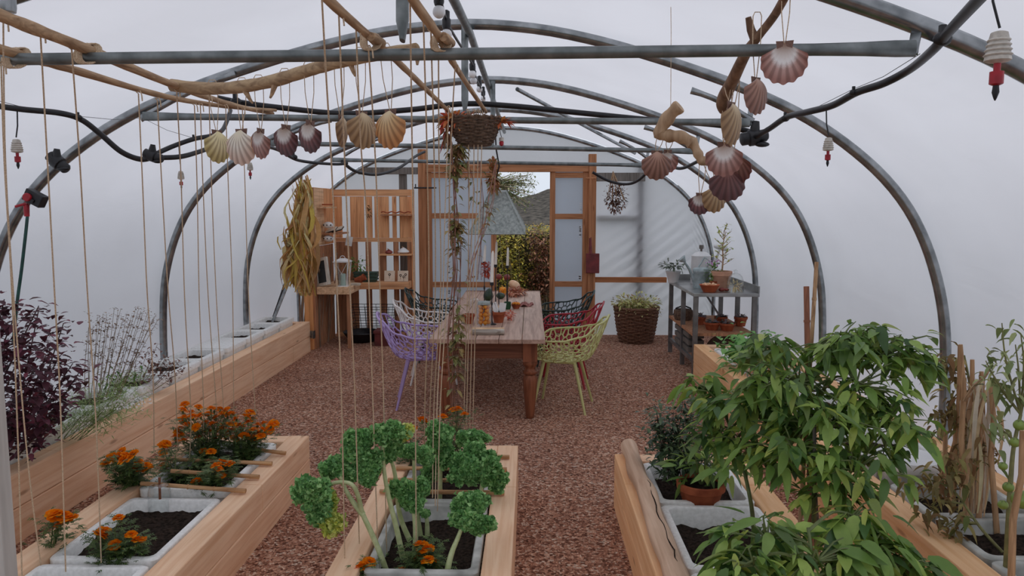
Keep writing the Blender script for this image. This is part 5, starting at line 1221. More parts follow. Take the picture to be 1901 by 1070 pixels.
# large terracotta pot with small tree
c = bench_pt(1340, 7.85); m_tpale = M_plain('pale_terracotta', (220,170,142), (196,146,120), .85, 14)
rt = pot(c, .105, .19, 'large pale terracotta pot with a thin leafy shrub on the bench', m_tpale)
mb = MB(); mb.tube([c+Vector((0,0,.16)), c+Vector((.01,0,.3)), c+Vector((.0,0,.45)), c+Vector((.03,0,.6))], [.010,.008,.006,.003], 7)
rnd = random.Random(3); lf = MB()
for k in range(17):
    t_ = .25+.35*k/16; s_ = c+Vector((.01,0,t_)); a = k*2.4; e_ = s_+Vector((math.cos(a)*.11*(1.2-t_), math.sin(a)*.1, .07)); mb.tube([s_, e_], [.004,.002], 5)
    for q in range(7): lf.leaf(s_.lerp(e_, rnd.uniform(.3,1.1)), (rnd.uniform(-1,1), rnd.uniform(-1,1), rnd.uniform(-.1,.8)), (0,0,1), .05, .02, .3)
mb.build('stems', m_twig, rt); lf.build('leaves', M_leaf('shrub_leaf', [(150,158,90),(112,130,70),(190,190,84),(130,112,80)]), rt)
# pink flowering plant
c = bench_pt(1325, 7.98); root = pot(c+Vector((-.02,-.14,0)), .05, .09, 'small terracotta pot with a lilac flowering plant left of the large pot')
sprig('leaves', c+Vector((-.03,-.10,.17)), 160, .12, .035, m_herb, None, None, 74, (.85,.7,1.0), parent=root)
sprig('petals', c+Vector((-.03,-.12,.28)), 50, .09, .022, M_leaf('lilac_petal', [(190,140,190),(170,120,170),(210,170,206)]), None, None, 75, (1,.6,.4), parent=root, wf=.8)
# small terracotta bowl front
c = bench_pt(1318, 7.6); rt = pot(c, .10, .075, 'wide orange terracotta bowl of shells at the front of the bench', M_plain('orange_terracotta', (206,106,66), (182,88,54), .7, 10), name='terracotta_bowl', cat='bowl', rim=False, fillmat=m_pump)
rnd = random.Random(2)
mb = MB()
for k in range(22): a = k*2.4; mb.ball(c+Vector((.015*math.sqrt(k)*math.cos(a), .015*math.sqrt(k)*math.sin(a), .072+rnd.uniform(0,.012))), .013, 7, 5, (1,1,.7))
mb.build('filling', m_pump, rt)
mb = MB(); c2 = bench_pt(1341, 7.62); mb.ball(c2+Vector((0,0,.022)), .026, 12, 8, (1.3,1,.8)); mb.ball(c2+Vector((.05,.0,.02)), .02, 10, 7, (1.2,1,.8)); tag(mb.build('reddish_bulbs', m_red2), 'pair of reddish bulbs lying beside the terracotta bowl', 'bulbs')
# glass cloche
c = bench_pt(1366, 7.62); root = thing('glass_cloche', c, 'clear glass bell cloche with dried straw inside, on the bench corner', 'cloche')
mb = MB(); H = .17; pr = [(.085,0),(.083,.02),(.078,.12),(.066,.155),(.04,.18),(.014,.19),(.014,.20),(.022,.215),(.001,.225)]
mb.lathe(pr, c, 26, cap0=False); pr2 = [(r_-.003, z-.002) for r_, z in pr[:6]]; mb.build('bell', m_glass, root)
sprig('straw', c+Vector((0,0,.06)), 90, .062, .06, M_leaf('straw', [(226,196,150),(206,170,120),(236,214,176)]), None, None, 81, (1,.9,.9), parent=root, wf=.12)
# lower shelf pots
zl_ = LZ+.001
for i, (px, Y, r, h) in enumerate([(1322,7.75,.085,.08),(1350,7.7,.085,.08),(1338,8.1,.07,.09),(1375,8.0,.07,.10),(1300,8.1,.06,.09)]):
    c = Vector((P(px,600,Y).x, Y, zl_)); rt = pot(c, r, h, 'terracotta pot on the bench lower shelf, %s' % ['front left','front right','behind the front pair','at the far right','at the far left'][i], grp='pots on the lower bench shelf')
    sprig('succulent_leaves', c+Vector((0,0,h*1.05)), 40, r*.7, .045, M_leaf('succulent_%d' % i, [(110,100,104),(140,124,128),(84,104,84)]), None, None, 90+i, (1,1,.4), parent=rt, wf=.6)
c = Vector((1.72, 8.45, zl_)); root = thing('dark_basket', c, 'dark rounded basket on the lower shelf at the back left', 'basket'); mb = MB(); mb.lathe([(.09,0),(.11,.05),(.105,.11),(.08,.12),(.07,.06)], c, 20); mb.build('bowl', m_wick, root)
mb = MB(); mb.tube([c+Vector((-.11,0,.05)), c+Vector((-.08,0,.13)), c+Vector((0,0,.16)), c+Vector((.08,0,.13)), c+Vector((.11,0,.05))], .009, 7); mb.build('handle', m_black, root)
c = Vector((P(1350,620,7.72).x, 7.72, .25)); root = thing('round_sieve', c+Vector((0,0,-.2)), 'round dark garden sieve leaning under the bench', 'sieve')
Ms = Matrix.Rotation(R(80), 3, 'X'); mb = MB(); mb.lathe([(.19,-.035),(.20,-.035),(.20,.035),(.19,.035)], c+Vector((-.02,0,-.055)), 36, Ms, cap0=False, cap1=False); mb.build('hoop', m_wick, root)
mb = MB(); mb.lathe([(.189,.01),(.001,.012)], c+Vector((-.02,0,-.055)), 36, Ms, cap0=False); mb.build('mesh_disc', M_plain('sieve_mesh', (112,88,76), (80,62,54), .7, 120), root)
# crates under bench
for i, (x, y, lb) in enumerate(((1.72,8.35,'pale wooden crate slats under the bench, back'),(1.73,7.95,'pale wooden crate under the bench, front'))):
    root = thing('wooden_crate', (x,y,.19), lb, 'crate', 'crates under the bench')
    for k in range(3): mb = MB(); mb.box((x-.08,y-.15,.19+k*.075),(x+.08,y+.15,.19+k*.075+.05)); mb.build('slat', m_greyw, root, smooth=False)
# big wicker basket with plants by the end wall
m_wk2 = M_plain('brown_wicker', (134,96,74), (84,56,42), .85, 50)
c = G(1181, 637); c.z = 0; c.y = 9.5; c.x = P(1181,600,9.5).x
root = wicker('planter_basket', c, .20, .275, .44, 20, 16, 'large brown wicker basket of pale trailing plants by the end wall', 'basket', m_wk2, .012, .008)
mb = MB(); mb.lathe([(.255,.38),(.1,.40),(.001,.41)], c, 20); mb.build('soil', m_soil, root)
m_yg = M_leaf('yellow_green', [(196,190,120),(160,166,96),(206,196,150),(124,130,76),(150,110,84)])
sprig('plant_leaves', c+Vector((0,0,.50)), 800, .31, .05, m_yg, None, None, 95, (1,.9,.40), parent=root)
sprig('trailing_leaves', c+Vector((.0,-.02,.42)), 480, .31, .04, m_yg, None, None, 96, (1,.95,.6), parent=root)
# hanging dried bouquet on the right
c = P(1143, 372, 9.0); root = thing('dried_bouquet', P(1138,315,9.0), 'dark dried bouquet hanging upside down right of the door frame', 'dried bouquet')
sprig('seed_heads', c+Vector((0,0,.03)), 520, .2, .030, M_leaf('dark_dried', [(84,58,46),(60,44,38),(110,78,60),(96,60,60)]), None, None, 97, (.75,.5,.95), parent=root, wf=.7)
mb = MB()
for k in range(9):
    a = k*2.4; mb.tube([P(1138,318,9.0), c+Vector((.11*math.cos(a), .06*math.sin(a), .0))], .004, 5)
mb.build('stems', m_twig, root)
# red spade on the door post
m_spr = M_plain('spade_red', (132,52,54), (98,40,42), .55, 14)
c = P(1100, 489, 9.86); root = thing('hanging_spade', c, 'dark red garden spade hung on the right door post', 'spade')
mb = MB(); mb.cbox(c+Vector((0,-.02,-.0)), (.175,.018,.26)); mb.build('blade', m_spr, root, smooth=False, bevel=.008)
mb = MB(); mb.tube([c+Vector((-.03,-.02,.12)), c+Vector((-.035,-.02,.34))], [.024,.016], 10); mb.build('socket', m_spr, root)
mb = MB(); mb.tube([c+Vector((-.036,-.02,.33)), c+Vector((-.04,-.015,1.18))], .016, 10); mb.tube([c+Vector((-.10,-.02,1.10)), c+Vector((.03,-.02,1.10))], .012, 8); mb.build('shaft', m_frame, root)
mb = MB(); c = P(790, 349, 9.85); mb.tube([c+Vector((-.15,0,0)), c+Vector((.14,0,0))], .010, 8); mb.tube([c+Vector((-.13,0,0)), c+Vector((-.13,0,.05))], .008, 6); mb.tube([c+Vector((.12,0,0)), c+Vector((.12,0,.05))], .008, 6); tag(mb.build('hook_bar', m_black), 'short black hook bar on the left door post', 'hook')
# grey post at the lower left edge, close to the camera
mb = MB(); a = P(-22, 560, 1.35); a2 = P(0, 1080, 1.35); mb.bar((a.x-.012, 1.35, 0), (a.x-.012, 1.35, a.z), .035, .035); tag(mb.build('grey_post', M_wood('pale_post', (206,202,196), (176,172,166), 'Z'), smooth=False), 'blurred grey post at the lower left edge', 'post')
# ================================================================== PLANTS IN THE BEDS
m_mgreen = M_leaf('marigold_green', [(62,84,44),(84,104,56),(50,70,42),(104,118,66)], trans=.2)
m_mor = M_leaf('marigold_orange', [(252,124,12),(244,106,6),(254,144,34)], rough=.7, spec=.05, trans=.35, gain=1.35)
m_gstem = M_plain('green_stem', (112,124,74), (84,96,56), .6, 30)
def flower_mesh():
    mb = MB(); rnd = random.Random(1)
    for ring, (n, r, tilt, L) in enumerate(((11,.006,.15,.021),(10,.004,.55,.018),(8,.002,1.0,.014),(5,0,1.35,.010))):
        for k in range(n):
            a = 2*PI*k/n+ring*.4+rnd.uniform(-.15,.15); d = Vector((math.cos(a)*math.cos(tilt), math.sin(a)*math.cos(tilt), math.sin(tilt)+rnd.uniform(-.15,.15)))
            x = d.cross(Vector((0,0,1))).normalized(); p_ = Vector((math.cos(a)*r, math.sin(a)*r, .004+ring*.002)); w_ = L*.42
            mb.add([p_-x*w_*.4, p_+x*w_*.4, p_+d*L*.7+x*w_, p_+d*L*.7-x*w_, p_+d*L+x*w_*.5+Vector((0,0,-.003)), p_+d*L-x*w_*.5+Vector((0,0,-.003))], [(0,1,2,3),(3,2,4,5)])
    return mb
_fm = flower_mesh(); _tmp = _fm.build('flower', m_mor); FLOWER = _tmp.data; bpy.data.objects.remove(_tmp)
def marigold(base, Ys, pix, label, nleaf, L=.045, seed=1, jit=.12, grp='orange marigold plants', low=None):
    """base: root point; pix: flower pixels; flowers float on stems from the base"""
    base = Vector(base); root = thing('marigold_plant', base, label, 'flower', grp)
    rnd = random.Random(seed); st = MB(); lf = MB(); F = []
    for i, (px, py) in enumerate(pix):
        Y = Ys+rnd.uniform(-jit, jit); f = P(px, py, Y); F.append(f)
        mid = base.lerp(f, .55)+Vector((rnd.uniform(-.02,.02), rnd.uniform(-.02,.02), .03))
        bs = base+Vector(((f.x-base.x)*.25, (f.y-base.y)*.25, 0)); st.tube([bs, mid, f-Vector((0,0,.004))], [.0035,.0025,.0018], 5)
        st.lathe([(.002,-.018),(.006,-.012),(.007,.0),(.004,.003)], f, 7)
        o = bpy.data.objects.new('flower', FLOWER); col.objects.link(o); o.parent = root; o.location = f-base
        o.rotation_euler = (rnd.uniform(-.1,.75), rnd.uniform(-.3,.3), rnd.uniform(0,6)); s_ = rnd.uniform(.95,1.3); o.scale = (s_,s_,s_)
        if py is None: pass
    for _ in range(int(nleaf*2.2)):
        f = rnd.choice(F); t_ = rnd.uniform(.1,1.0); c = base.lerp(f, t_)+Vector((rnd.gauss(0,.032), rnd.gauss(0,.032), rnd.gauss(0,.02)))
        a = rnd.uniform(0,2*PI); d = Vector((math.cos(a), math.sin(a), rnd.uniform(-.2,.5))).normalized(); l = L*rnd.uniform(.7,1.2)
        x = d.cross(Vector((0,0,1))).normalized()
        lf.leaf(c, d, (0,0,1), l, l*.14, .25, .1, 2)
        for q in (.3,.5,.7):
            for sg in (-1,1): lf.leaf(c+d*l*q, (d*.6+x*sg), (0,0,1), l*.36, l*.12, .2, .1, 2)
    st.build('stem', m_gstem, root); lf.build('foliage', m_mgreen, root); return root
def c3(l): return [(x/3.243, y/3.243+740) for x, y in l]
def c4(l): return [(520+x/3.242, y/3.242+740) for x, y in l]
sz = .25
marigold(G(395,862,sz), 4.1, c3([(1115,40),(1100,75),(1195,55),(1110,120),(1160,115),(1210,110),(1255,100),(1290,75),(1325,70),(1365,75),(1370,110),(1280,160),(1085,185),(1075,215),(1055,235),(1060,260),(1105,258),(1200,237),(1120,130),(1270,65),(1150,90),(1235,150),(1180,175),(1300,120),(1245,200),(1130,165),(1330,190),(1310,240),(1090,140),(1340,100)]), 'marigold plant at the back left of the marigold bed, densest with flowers', 420, seed=2)
marigold(G(450,862,sz), 4.15, c3([(1400,155),(1425,125),(1385,200),(1495,150),(1460,180),(1520,130),(1550,165),(1590,155),(1505,90),(1650,155),(1620,190),(1470,230),(1525,245),(1570,230),(1555,215),(1360,235),(1445,170),(1390,100),(1480,115),(1530,195),(1430,200),(1410,245),(1600,220),(1500,210),(1575,190),(1630,165),(1350,165)]), 'marigold plant at the back right of the marigold bed', 380, seed=3)
marigold(G(330,895,sz), 3.95, c3([(985,285),(980,330),(1000,275),(1230,325),(1270,325),(990,408)]), 'straggling marigold plant between the first two canes', 120, seed=4)
marigold(G(245,905,sz)+Vector((0,-.0,0)), 3.55, c3([(735,320),(700,355),(730,370),(765,365),(805,340),(640,390),(835,385),(815,425),(880,405),(885,425),(755,350),(680,360),(745,375)]), 'marigold plant leaning over the left edge of its bed', 330, seed=5)
marigold(G(385,905,sz), 3.6, c3([(1325,390),(1385,400),(1310,430),(1330,470),(1300,410),(1185,505),(1345,395)]), 'marigold plant by the right ends of the canes', 240, seed=6)
marigold(G(216,1040,sz)+Vector((0,0,0)), 2.95, c3([(715,725),(620,810),(595,830),(690,890),(790,825),(825,860),(845,870),(705,895)]), 'small marigold plant alone in the middle box, left foreground', 230, .04, seed=7, jit=.05)
marigold(G(88,1030,.22), 2.95, c3([(325,710),(380,715),(430,725),(405,735),(360,770),(345,705)]), 'thin marigold plant at the left edge of the bed beside the strings', 60, .04, seed=8, jit=.05)
marigold(G(845,862,sz), 4.12, c4([(855,135),(980,115),(1045,75),(1070,70),(1110,100),(920,170),(930,160)]), 'marigold plant behind the kale in front of the table leg', 200, seed=9)
marigold(G(760,868,sz), 4.1, c4([(795,185),(755,245),(740,240)]), 'marigold plant half hidden by the tallest kale', 90, seed=10)
marigold(G(785,1035,sz), 2.92, c4([(840,885),(885,915),(835,965),(890,980),(735,1045),(940,1060),(905,985),(860,900)]), 'marigold plant at the foot of the kale, bottom centre', 200, .04, seed=11, jit=.05)
marigold(G(680,1062,sz), 2.85, c4([(500,1015),(535,990),(485,1025)]), 'tiny marigold plant at the lower left of the kale bed', 30, .03, seed=12, jit=.03)

# kale --------------------------------------------------------------
m_kale = M_leaf('kale_green', [(110,152,92),(82,126,70),(146,180,122),(98,140,82),(70,110,66)], rough=.6, trans=.35, gain=1.9)
m_kstem = M_plain('kale_stem', (200,208,160), (164,178,122), .5, 30)
m_kyel = M_leaf('kale_yellowing', [(196,196,92),(160,176,84),(214,206,120),(132,156,80)], trans=.25)
def kale(label, seed, stems, leaves):
    root = thing('kale_plant', P(*stems[0][0]), label, 'kale', 'curly kale plants'); rnd = random.Random(seed)
    for keys in stems:
        mb = MB(); pts = lerp_pts([P(*k) for k in keys], 6); mb.tube(pts, rseq(len(pts), .013, .007), 8); mb.build('stalk', m_kstem, root)
    for (px, py, rx, ry, Y, mat) in leaves:
        c = P(px, py, Y); k_ = Y/1400; rx_, rz_ = rx*k_*1.16, ry*k_*1.16; ry_ = min(rx_, rz_)*.7; mb = MB()
        n = int(120 + 16000*rx_*rz_*11); n = min(n, 1300)
        lob = [Vector((rnd.uniform(-1,1), rnd.uniform(-1,1), rnd.uniform(-1,1))).normalized()*rnd.uniform(.45,.72) for _ in range(6)]
        for _ in range(n):
            lc = rnd.choice(lob); u = rnd.uniform(-1,1); a = rnd.uniform(0,2*PI); q = math.sqrt(1-u*u); d = Vector((q*math.cos(a), q*math.sin(a), u)); f = rnd.uniform(.35,1.12)
            lump = 1+.55*mnoise.noise(d*2.0+Vector((seed*7, px*.1, 0)))
            dq = lc+d*f*lump*.52; p_ = c+Vector((dq.x*rx_, dq.y*ry_, dq.z*rz_))
            dd = (d*.7+Vector((rnd.uniform(-.8,.8), rnd.uniform(-.8,.8), rnd.uniform(-.9,.5)))).normalized(); s_ = rnd.uniform(.012,.024)
            x = dd.orthogonal().normalized(); x = Matrix.Rotation(rnd.uniform(0,6.28), 3, dd) @ x; z = dd.cross(x); K = 3; vs = []      # a small frilled curl
            for i in range(K+1):
                for j in range(K+1):
                    uu, vv = i/K-.5, j/K-.5; vs.append(p_+x*uu*s_*1.3+dd*vv*s_+z*(s_*.38*math.sin(uu*7+vv*3+a)+s_*.5*(uu*uu)))
            mb.add(vs, [(i*(K+1)+j, i*(K+1)+j+1, (i+1)*(K+1)+j+1, (i+1)*(K+1)+j) for i in range(K) for j in range(K)])
        mb.build('curly_leaf', mat, root)
def k4(x, y, Y): return (520+x/3.242, 740+y/3.242, Y)
def kl(x, y, rx, ry, Y, m=None): return (520+x/3.242, 740+y/3.242, rx/3.242, ry/3.242, Y, m or m_kale)
kale('curly kale plant leaning left out of its bed with a drooping head', 1, [[k4(640,1045,2.95),k4(600,930,2.95),k4(545,800,2.95),k4(495,690,2.95),k4(470,590,2.92),k4(430,518,2.9),k4(350,505,2.9),k4(290,525,2.9)], [k4(500,700,2.95),k4(450,640,2.95),k4(400,560,2.95),k4(360,470,2.95)]],
     [kl(160,590,75,95,2.88), kl(230,660,85,95,2.9), kl(320,740,65,70,2.9,m_kyel), kl(290,630,60,70,2.92,m_kyel), kl(330,420,70,60,2.98), kl(450,440,110,50,3.0), kl(210,540,90,60,2.85), kl(540,480,45,55,3.0)])
kale('tallest curly kale plant with two big drooping heads', 2, [[k4(740,965,3.05),k4(700,780,3.05),k4(655,600,3.05),k4(625,430,3.05),k4(610,230,3.05)], [k4(780,855,3.15),k4(720,700,3.15),k4(690,450,3.15),k4(650,330,3.1)]],
     [kl(450,330,75,75,3.0), kl(490,260,80,70,3.05), kl(640,200,85,65,3.05), kl(700,240,85,65,3.08), kl(540,370,60,70,3.02), kl(680,320,60,60,3.1), kl(560,400,40,50,3.05,m_kyel), kl(770,215,40,45,3.1,m_kyel)])
kale('curly kale plant in the middle with slender stems', 3, [[k4(810,960,3.1),k4(815,800,3.1),k4(800,650,3.12),k4(780,560,3.15)], [k4(850,860,3.3),k4(830,720,3.3),k4(810,500,3.3),k4(805,370,3.3)], [k4(885,860,3.3),k4(885,760,3.3),k4(878,690,3.3)]],
     [kl(760,545,100,50,3.15), kl(790,610,70,60,3.12), kl(850,560,40,60,3.15), kl(800,320,80,35,3.3,m_kale), kl(880,340,50,45,3.32), kl(878,690,22,14,3.3)])
kale('curly kale plant with heads between the canes, right of the strings', 4, [[k4(960,640,3.6),k4(965,450,3.6),k4(965,280,3.6)], [k4(900,520,3.7),k4(905,400,3.7)]],
     [kl(965,230,70,80,3.6), kl(990,330,50,90,3.62), kl(900,400,60,60,3.7), kl(895,470,35,40,3.7), kl(910,300,50,50,3.65)])
kale('broad curly kale plant at the right rail of its bed', 5, [[k4(1190,640,3.5),k4(1215,520,3.5),k4(1232,390,3.5)], [k4(1180,450,3.9),k4(1175,330,3.9)]],
     [kl(1130,450,85,75,3.5), kl(1250,440,85,70,3.5), kl(1315,500,45,60,3.5), kl(1190,350,100,65,3.6), kl(1150,245,75,45,3.9), kl(1100,400,60,60,3.55), kl(1215,225,40,25,3.9)])
kale('curly kale plant nearest the camera on the right side of its bed', 6, [[k4(1000,1070,2.85),k4(1030,940,2.85),k4(1070,840,2.88),k4(1100,760,2.9)]],
     [kl(1130,650,80,70,2.92), kl(1090,740,65,60,2.9), kl(1200,760,75,65,2.9), kl(1190,620,60,50,2.95), kl(1150,720,80,80,2.9)])

# canes across the beds -----------------------------------------------
for i, (a, c) in enumerate([((290,852),(505,861)), ((318,875),(481,886)), ((262,898),(456,912)), ((452,832),(530,842))]):
    h_ = .325; mb = MB(); A_, C_ = G(a[0],a[1],h_), G(c[0],c[1],.305); mb.tube([A_, A_.lerp(C_,.5), C_], [.011,.010,.012], 9)
    for q in (.2,.45,.7,.9): mb.tube([A_.lerp(C_,q-.004), A_.lerp(C_,q+.004)], .0128, 9)
    tag(mb.build('bamboo_cane', m_cane), 'bamboo cane lying across the marigold bed, %s' % ['second from its far end','third from its far end','nearest the camera','furthest back'][i], 'cane', 'canes lying across the beds')
for i, (y, x0, x1) in enumerate([(345,1015,1380),(420,700,1365),(490,650,1340),(560,600,1350)]):
    A_, C_ = G(520+x0/3.242,740+y/3.242,.303), G(520+x1/3.242,740+(y+8)/3.242,.303); mb = MB(); mb.tube([A_, A_.lerp(C_,.5), C_], [.011,.011,.012], 9)
    for q in (.25,.5,.75): mb.tube([A_.lerp(C_,q-.004), A_.lerp(C_,q+.004)], .0132, 9)
    tag(mb.build('bamboo_cane', m_cane), 'bamboo cane lying across the kale bed, %s' % ['furthest back','second from the back','third from the back','nearest the camera'][i], 'cane', 'canes lying across the beds')
# plastic cup marker, small labels
c = G(297, 938, .24); root = thing('plastic_cup', c, 'upturned clear plastic cup on a brown peg between two marigold boxes', 'cup')
mb = MB(); mb.lathe([(.055,-.03),(.052,.07),(.045,.10),(.02,.11),(.018,.125)], c, 20, cap0=False, cap1=False); mb.build('cup_wall', m_glass, root)
mb = MB(); mb.tube([c+Vector((0,0,-.06)), c+Vector((.004,0,.14))], .006, 7); mb.build('peg', m_leg, root)
# log on the right bed
a, c = G(1166, 827, .355), G(1262, 1090, .36); d = (c-a); pts = [a, a+d*.12, a+d*.3+Vector((-.008,0,0)), a+d*.45+Vector((.006,0,.004)), a+d*.65+Vector((-.004,0,0)), a+d*.85, c, a+d*1.5]
root = thing('driftwood_log', a, 'smooth pale driftwood log with a long crack on the bed edge', 'log')
pts = lerp_pts(pts, 5); mb = MB(); mb.tube(pts, [.036 if i == 0 else .044*(1+.07*math.sin(i*.9)) for i in range(len(pts))], 16); mb.build('log_body', M_wood('bleached_log', (232,200,172), (190,152,124), 'Y', .7), root)
mb = MB(); mb.tube([p_+Vector((.010+.005*math.sin(i*1.7), 0, .0425)) for i, p_ in enumerate(pts[14:30])], [.0008]+[.0028]*14+[.0008], 5); mb.build('crack', m_soil, root)

# left wall bed plants --------------------------------------------------
m_purp = M_leaf('purple_leaf', [(84,48,58),(64,38,46),(104,56,70),(58,40,42),(120,60,76)], trans=.2)
m_pst = M_plain('purple_stem', (92,62,60), (64,44,44), .7, 30)
def bushy(name, label, cat, base, tips, mat, smat, nleaf, L, wf, seed, jit=.06, clus=.04, r=.006, droop=.5, grp=None, t0=.25):
    root = thing(name, base, label, cat, grp); rnd = random.Random(seed); st = MB(); lf = MB(); base = Vector(base)
    for tp_ in tips:
        t3 = P(*tp_) if len(tp_) == 3 and tp_[0] > 20 or len(tp_) == 3 and tp_[1] > 20 else Vector(tp_)
        b0 = base+Vector(((t3.x-base.x)*.3+rnd.uniform(-.03,.03), (t3.y-base.y)*.3, 0)); m1 = b0.lerp(t3,.5)+Vector((rnd.uniform(-jit,jit), rnd.uniform(-jit,jit), 0)); pts = lerp_pts([b0, m1, t3], 5); st.tube(pts, rseq(len(pts), r, r*.4), 5)
        for _ in range(nleaf):
            k = rnd.uniform(t0,1)**.8; q = pts[min(len(pts)-1, int(k*(len(pts)-1)+.5))]+Vector((rnd.gauss(0,clus), rnd.gauss(0,clus), rnd.gauss(0,clus*.8))); a = rnd.uniform(0,2*PI)
            l = L*rnd.uniform(.5,1.2); lf.leaf(q, (math.cos(a), math.sin(a), rnd.uniform(-.5,.6)), (0,0,1), l, l*wf, droop*rnd.uniform(.3,1), .3, 3)
    st.build('stem', smat, root); lf.build('foliage', mat, root); return root
Yp = 3.6
bushy('purple_orach', 'dark purple leafy plant at the left edge, tallest of the purple clump', 'plant', (-2.93,3.45,.36), [(8,556,3.45),(28,585,3.5),(72,568,3.6),(45,640,3.45),(12,640,3.4)], m_purp, m_pst, 110, .055, .7, 1, .03, .042, grp='purple leafy plants')
bushy('purple_orach', 'dark purple leafy plant in the middle of the clump by the film', 'plant', (-2.9,3.75,.36), [(72,575,3.8),(85,660,3.7),(60,690,3.6),(70,740,3.5)], m_purp, m_pst, 110, .055, .7, 2, .03, .042, grp='purple leafy plants')
bushy('purple_orach', 'dark purple leafy plant, rightmost of the purple clump', 'plant', (-2.88,3.95,.36), [(118,600,3.95),(112,660,3.9),(135,675,3.95),(148,690,4.0),(120,730,3.85),(30,760,3.5),(90,790,3.6)], m_purp, m_pst, 90, .05, .7, 3, .03, .04, grp='purple leafy plants')
m_seed = M_leaf('seed_head', [(124,104,92),(100,82,74),(146,124,104),(86,72,66)], rough=.8, spec=.1)
m_dst = M_plain('dry_stem', (168,150,126), (128,110,92), .8, 30)
rnd = random.Random(6)
bushy('dried_herb', 'fan of thin dried seed stalks in the left wall bed', 'dried plant', (-2.9,4.75,.36), [(162+rnd.uniform(-4,4)+k*5.6, 572+abs(k-13)*1.6+rnd.uniform(-8,22), 4.75+rnd.uniform(-.1,.1)) for k in range(25)], m_seed, m_dst, 46, .018, .6, 4, .02, .010, .0028, .2, t0=.35)
m_feath = M_leaf('feathery_green', [(140,162,100),(116,142,80),(166,184,126)], trans=.3)
rt = bushy('feathery_plant', 'pale green feathery plant spilling over the left bed board', 'plant', (-2.8,4.2,.37), [(150+k*9, 725+rnd.uniform(-22,40), 4.15+rnd.uniform(-.2,.1)) for k in range(15)], m_feath, m_gstem, 170, .045, .07, 5, .03, .035, .002, .3)
sprig('white_blossom', P(235,742,4.0), 260, .13, .011, M_leaf('tiny_white', [(236,240,226),(214,222,200)]), None, None, 7, (1.2,1,.55), parent=rt, wf=.8)
bushy('low_green_herb', 'low bright green herb between the dried stalks and the first box', 'plant', (-2.88,4.9,.37), [(205+k*11, 700+rnd.uniform(-14,6), 4.8) for k in range(6)], m_herb, m_gstem, 60, .04, .3, 8, .02, .03, .002)
bushy('dried_herb', 'small dark brown dried plant beside the dried stalks', 'dried plant', (-2.85,5.25,.38), [(255,655,5.2),(275,650,5.3),(292,640,5.3),(300,668,5.3),(312,655,5.3),(322,672,5.35),(335,668,5.35),(342,684,5.3),(285,680,5.2)], M_leaf('rust_brown', [(96,66,58),(120,84,70),(76,54,50)]), m_dst, 40, .028, .6, 9, .02, .02, .003)

# pepper plants, right foreground ---------------------------------------
m_pep = M_leaf('pepper_leaf', [(84,112,54),(108,136,62),(62,92,48),(146,168,84),(98,124,62),(54,80,46),(160,170,80)], rough=.36, spec=.5, trans=.38, gain=1.7)
def pepper(label, base, keys, vols, seed, L=.088):
    root = thing('pepper_plant', base, label, 'pepper plant', 'leafy pepper plants'); rnd = random.Random(seed)
    tr_ = lerp_pts(keys, 6); st = MB(); st.tube(tr_, rseq(len(tr_), .010, .005), 7); lf = MB()
    for (px, py, rx, ry, Y, n) in vols:
        n = int(n*1.75); c = P(px, py-(16 if seed < 3 else 0), Y); k_ = Y/1400; hub = min(tr_, key=lambda q: (q-c).length + max(0, q.z-c.z)*1.5)
        m1 = hub.lerp(c,.5)+Vector((0,0,.04)); st.tube(lerp_pts([hub, m1, c], 5), rseq(11, .006, .004), 5)
        subs = []
        for q in range(max(4, n//9)):
            a = rnd.uniform(0,2*PI); r_ = rnd.uniform(.3,1); e_ = c+Vector((rx*k_*r_*math.cos(a), rnd.uniform(-.7,.7)*(rx+ry)/2*k_, ry*k_*r_*math.sin(a))); st.tube([c.lerp(hub,.15), c.lerp(e_,.6)+Vector((0,0,.015)), e_], [.004,.003,.0018], 5); subs.append((c, e_))
        for _ in range(n):
            c0, e_ = rnd.choice(subs); p_ = c0.lerp(e_, rnd.uniform(.35,1.05))+Vector((rnd.gauss(0,.018), rnd.gauss(0,.018), rnd.gauss(0,.015)))
            out = (e_-c0); out.z = 0; out = out.normalized() if out.length > 1e-4 else Vector((1,0,0)); a = rnd.uniform(-1.9,1.9); d = Matrix.Rotation(a,3,'Z') @ out; d.z = rnd.uniform(-1.1,.25)
            l = L*rnd.choice((.45,.6,.8,1,1.15)); pet = p_+d.normalized()*.015; lf.leaf(pet, d, (rnd.uniform(-.6,.6), rnd.uniform(-.6,.6), 1), l, l*rnd.uniform(.32,.44), rnd.uniform(.1,.5), .3, 5)
    st.build('stem', m_gstem, root); lf.build('foliage', m_pep, root); return root
b1 = Vector((.90, 2.95, .27))
b1 = G(1512, 1030, .27)
pepper('tall bushy green pepper plant filling the right foreground', b1, [b1, P(1511,950,2.72), P(1510,860,2.78), P(1506,760,2.85), P(1502,660,2.9)],
  [(1560,655,110,40,2.9,85),(1430,660,70,40,3.0,55),(1480,725,100,55,2.85,85),(1605,730,100,70,2.8,95),(1530,800,120,70,2.75,110),(1665,675,70,45,2.9,45),(1650,810,80,80,2.75,80),(1470,860,90,70,2.7,75),(1600,890,80,80,2.65,70),(1540,930,70,60,2.65,50),(1400,730,70,60,2.9,55),(1700,690,30,30,2.9,10),(1690,650,55,18,2.95,16),(1600,640,70,25,2.95,30)], 1)
b2 = G(1400, 1010, .27)
pepper('lower green pepper plant reaching left over the log-edged bed', b2, [b2, P(1395,940,2.85), P(1375,850,2.95), P(1350,780,3.0)],
  [(1345,765,75,40,3.0,75),(1300,730,45,22,3.05,30),(1385,840,70,60,2.9,60),(1330,830,50,40,2.95,35),(1420,790,60,50,2.9,45)], 2)
b3 = Vector((.86, 2.25, .27))
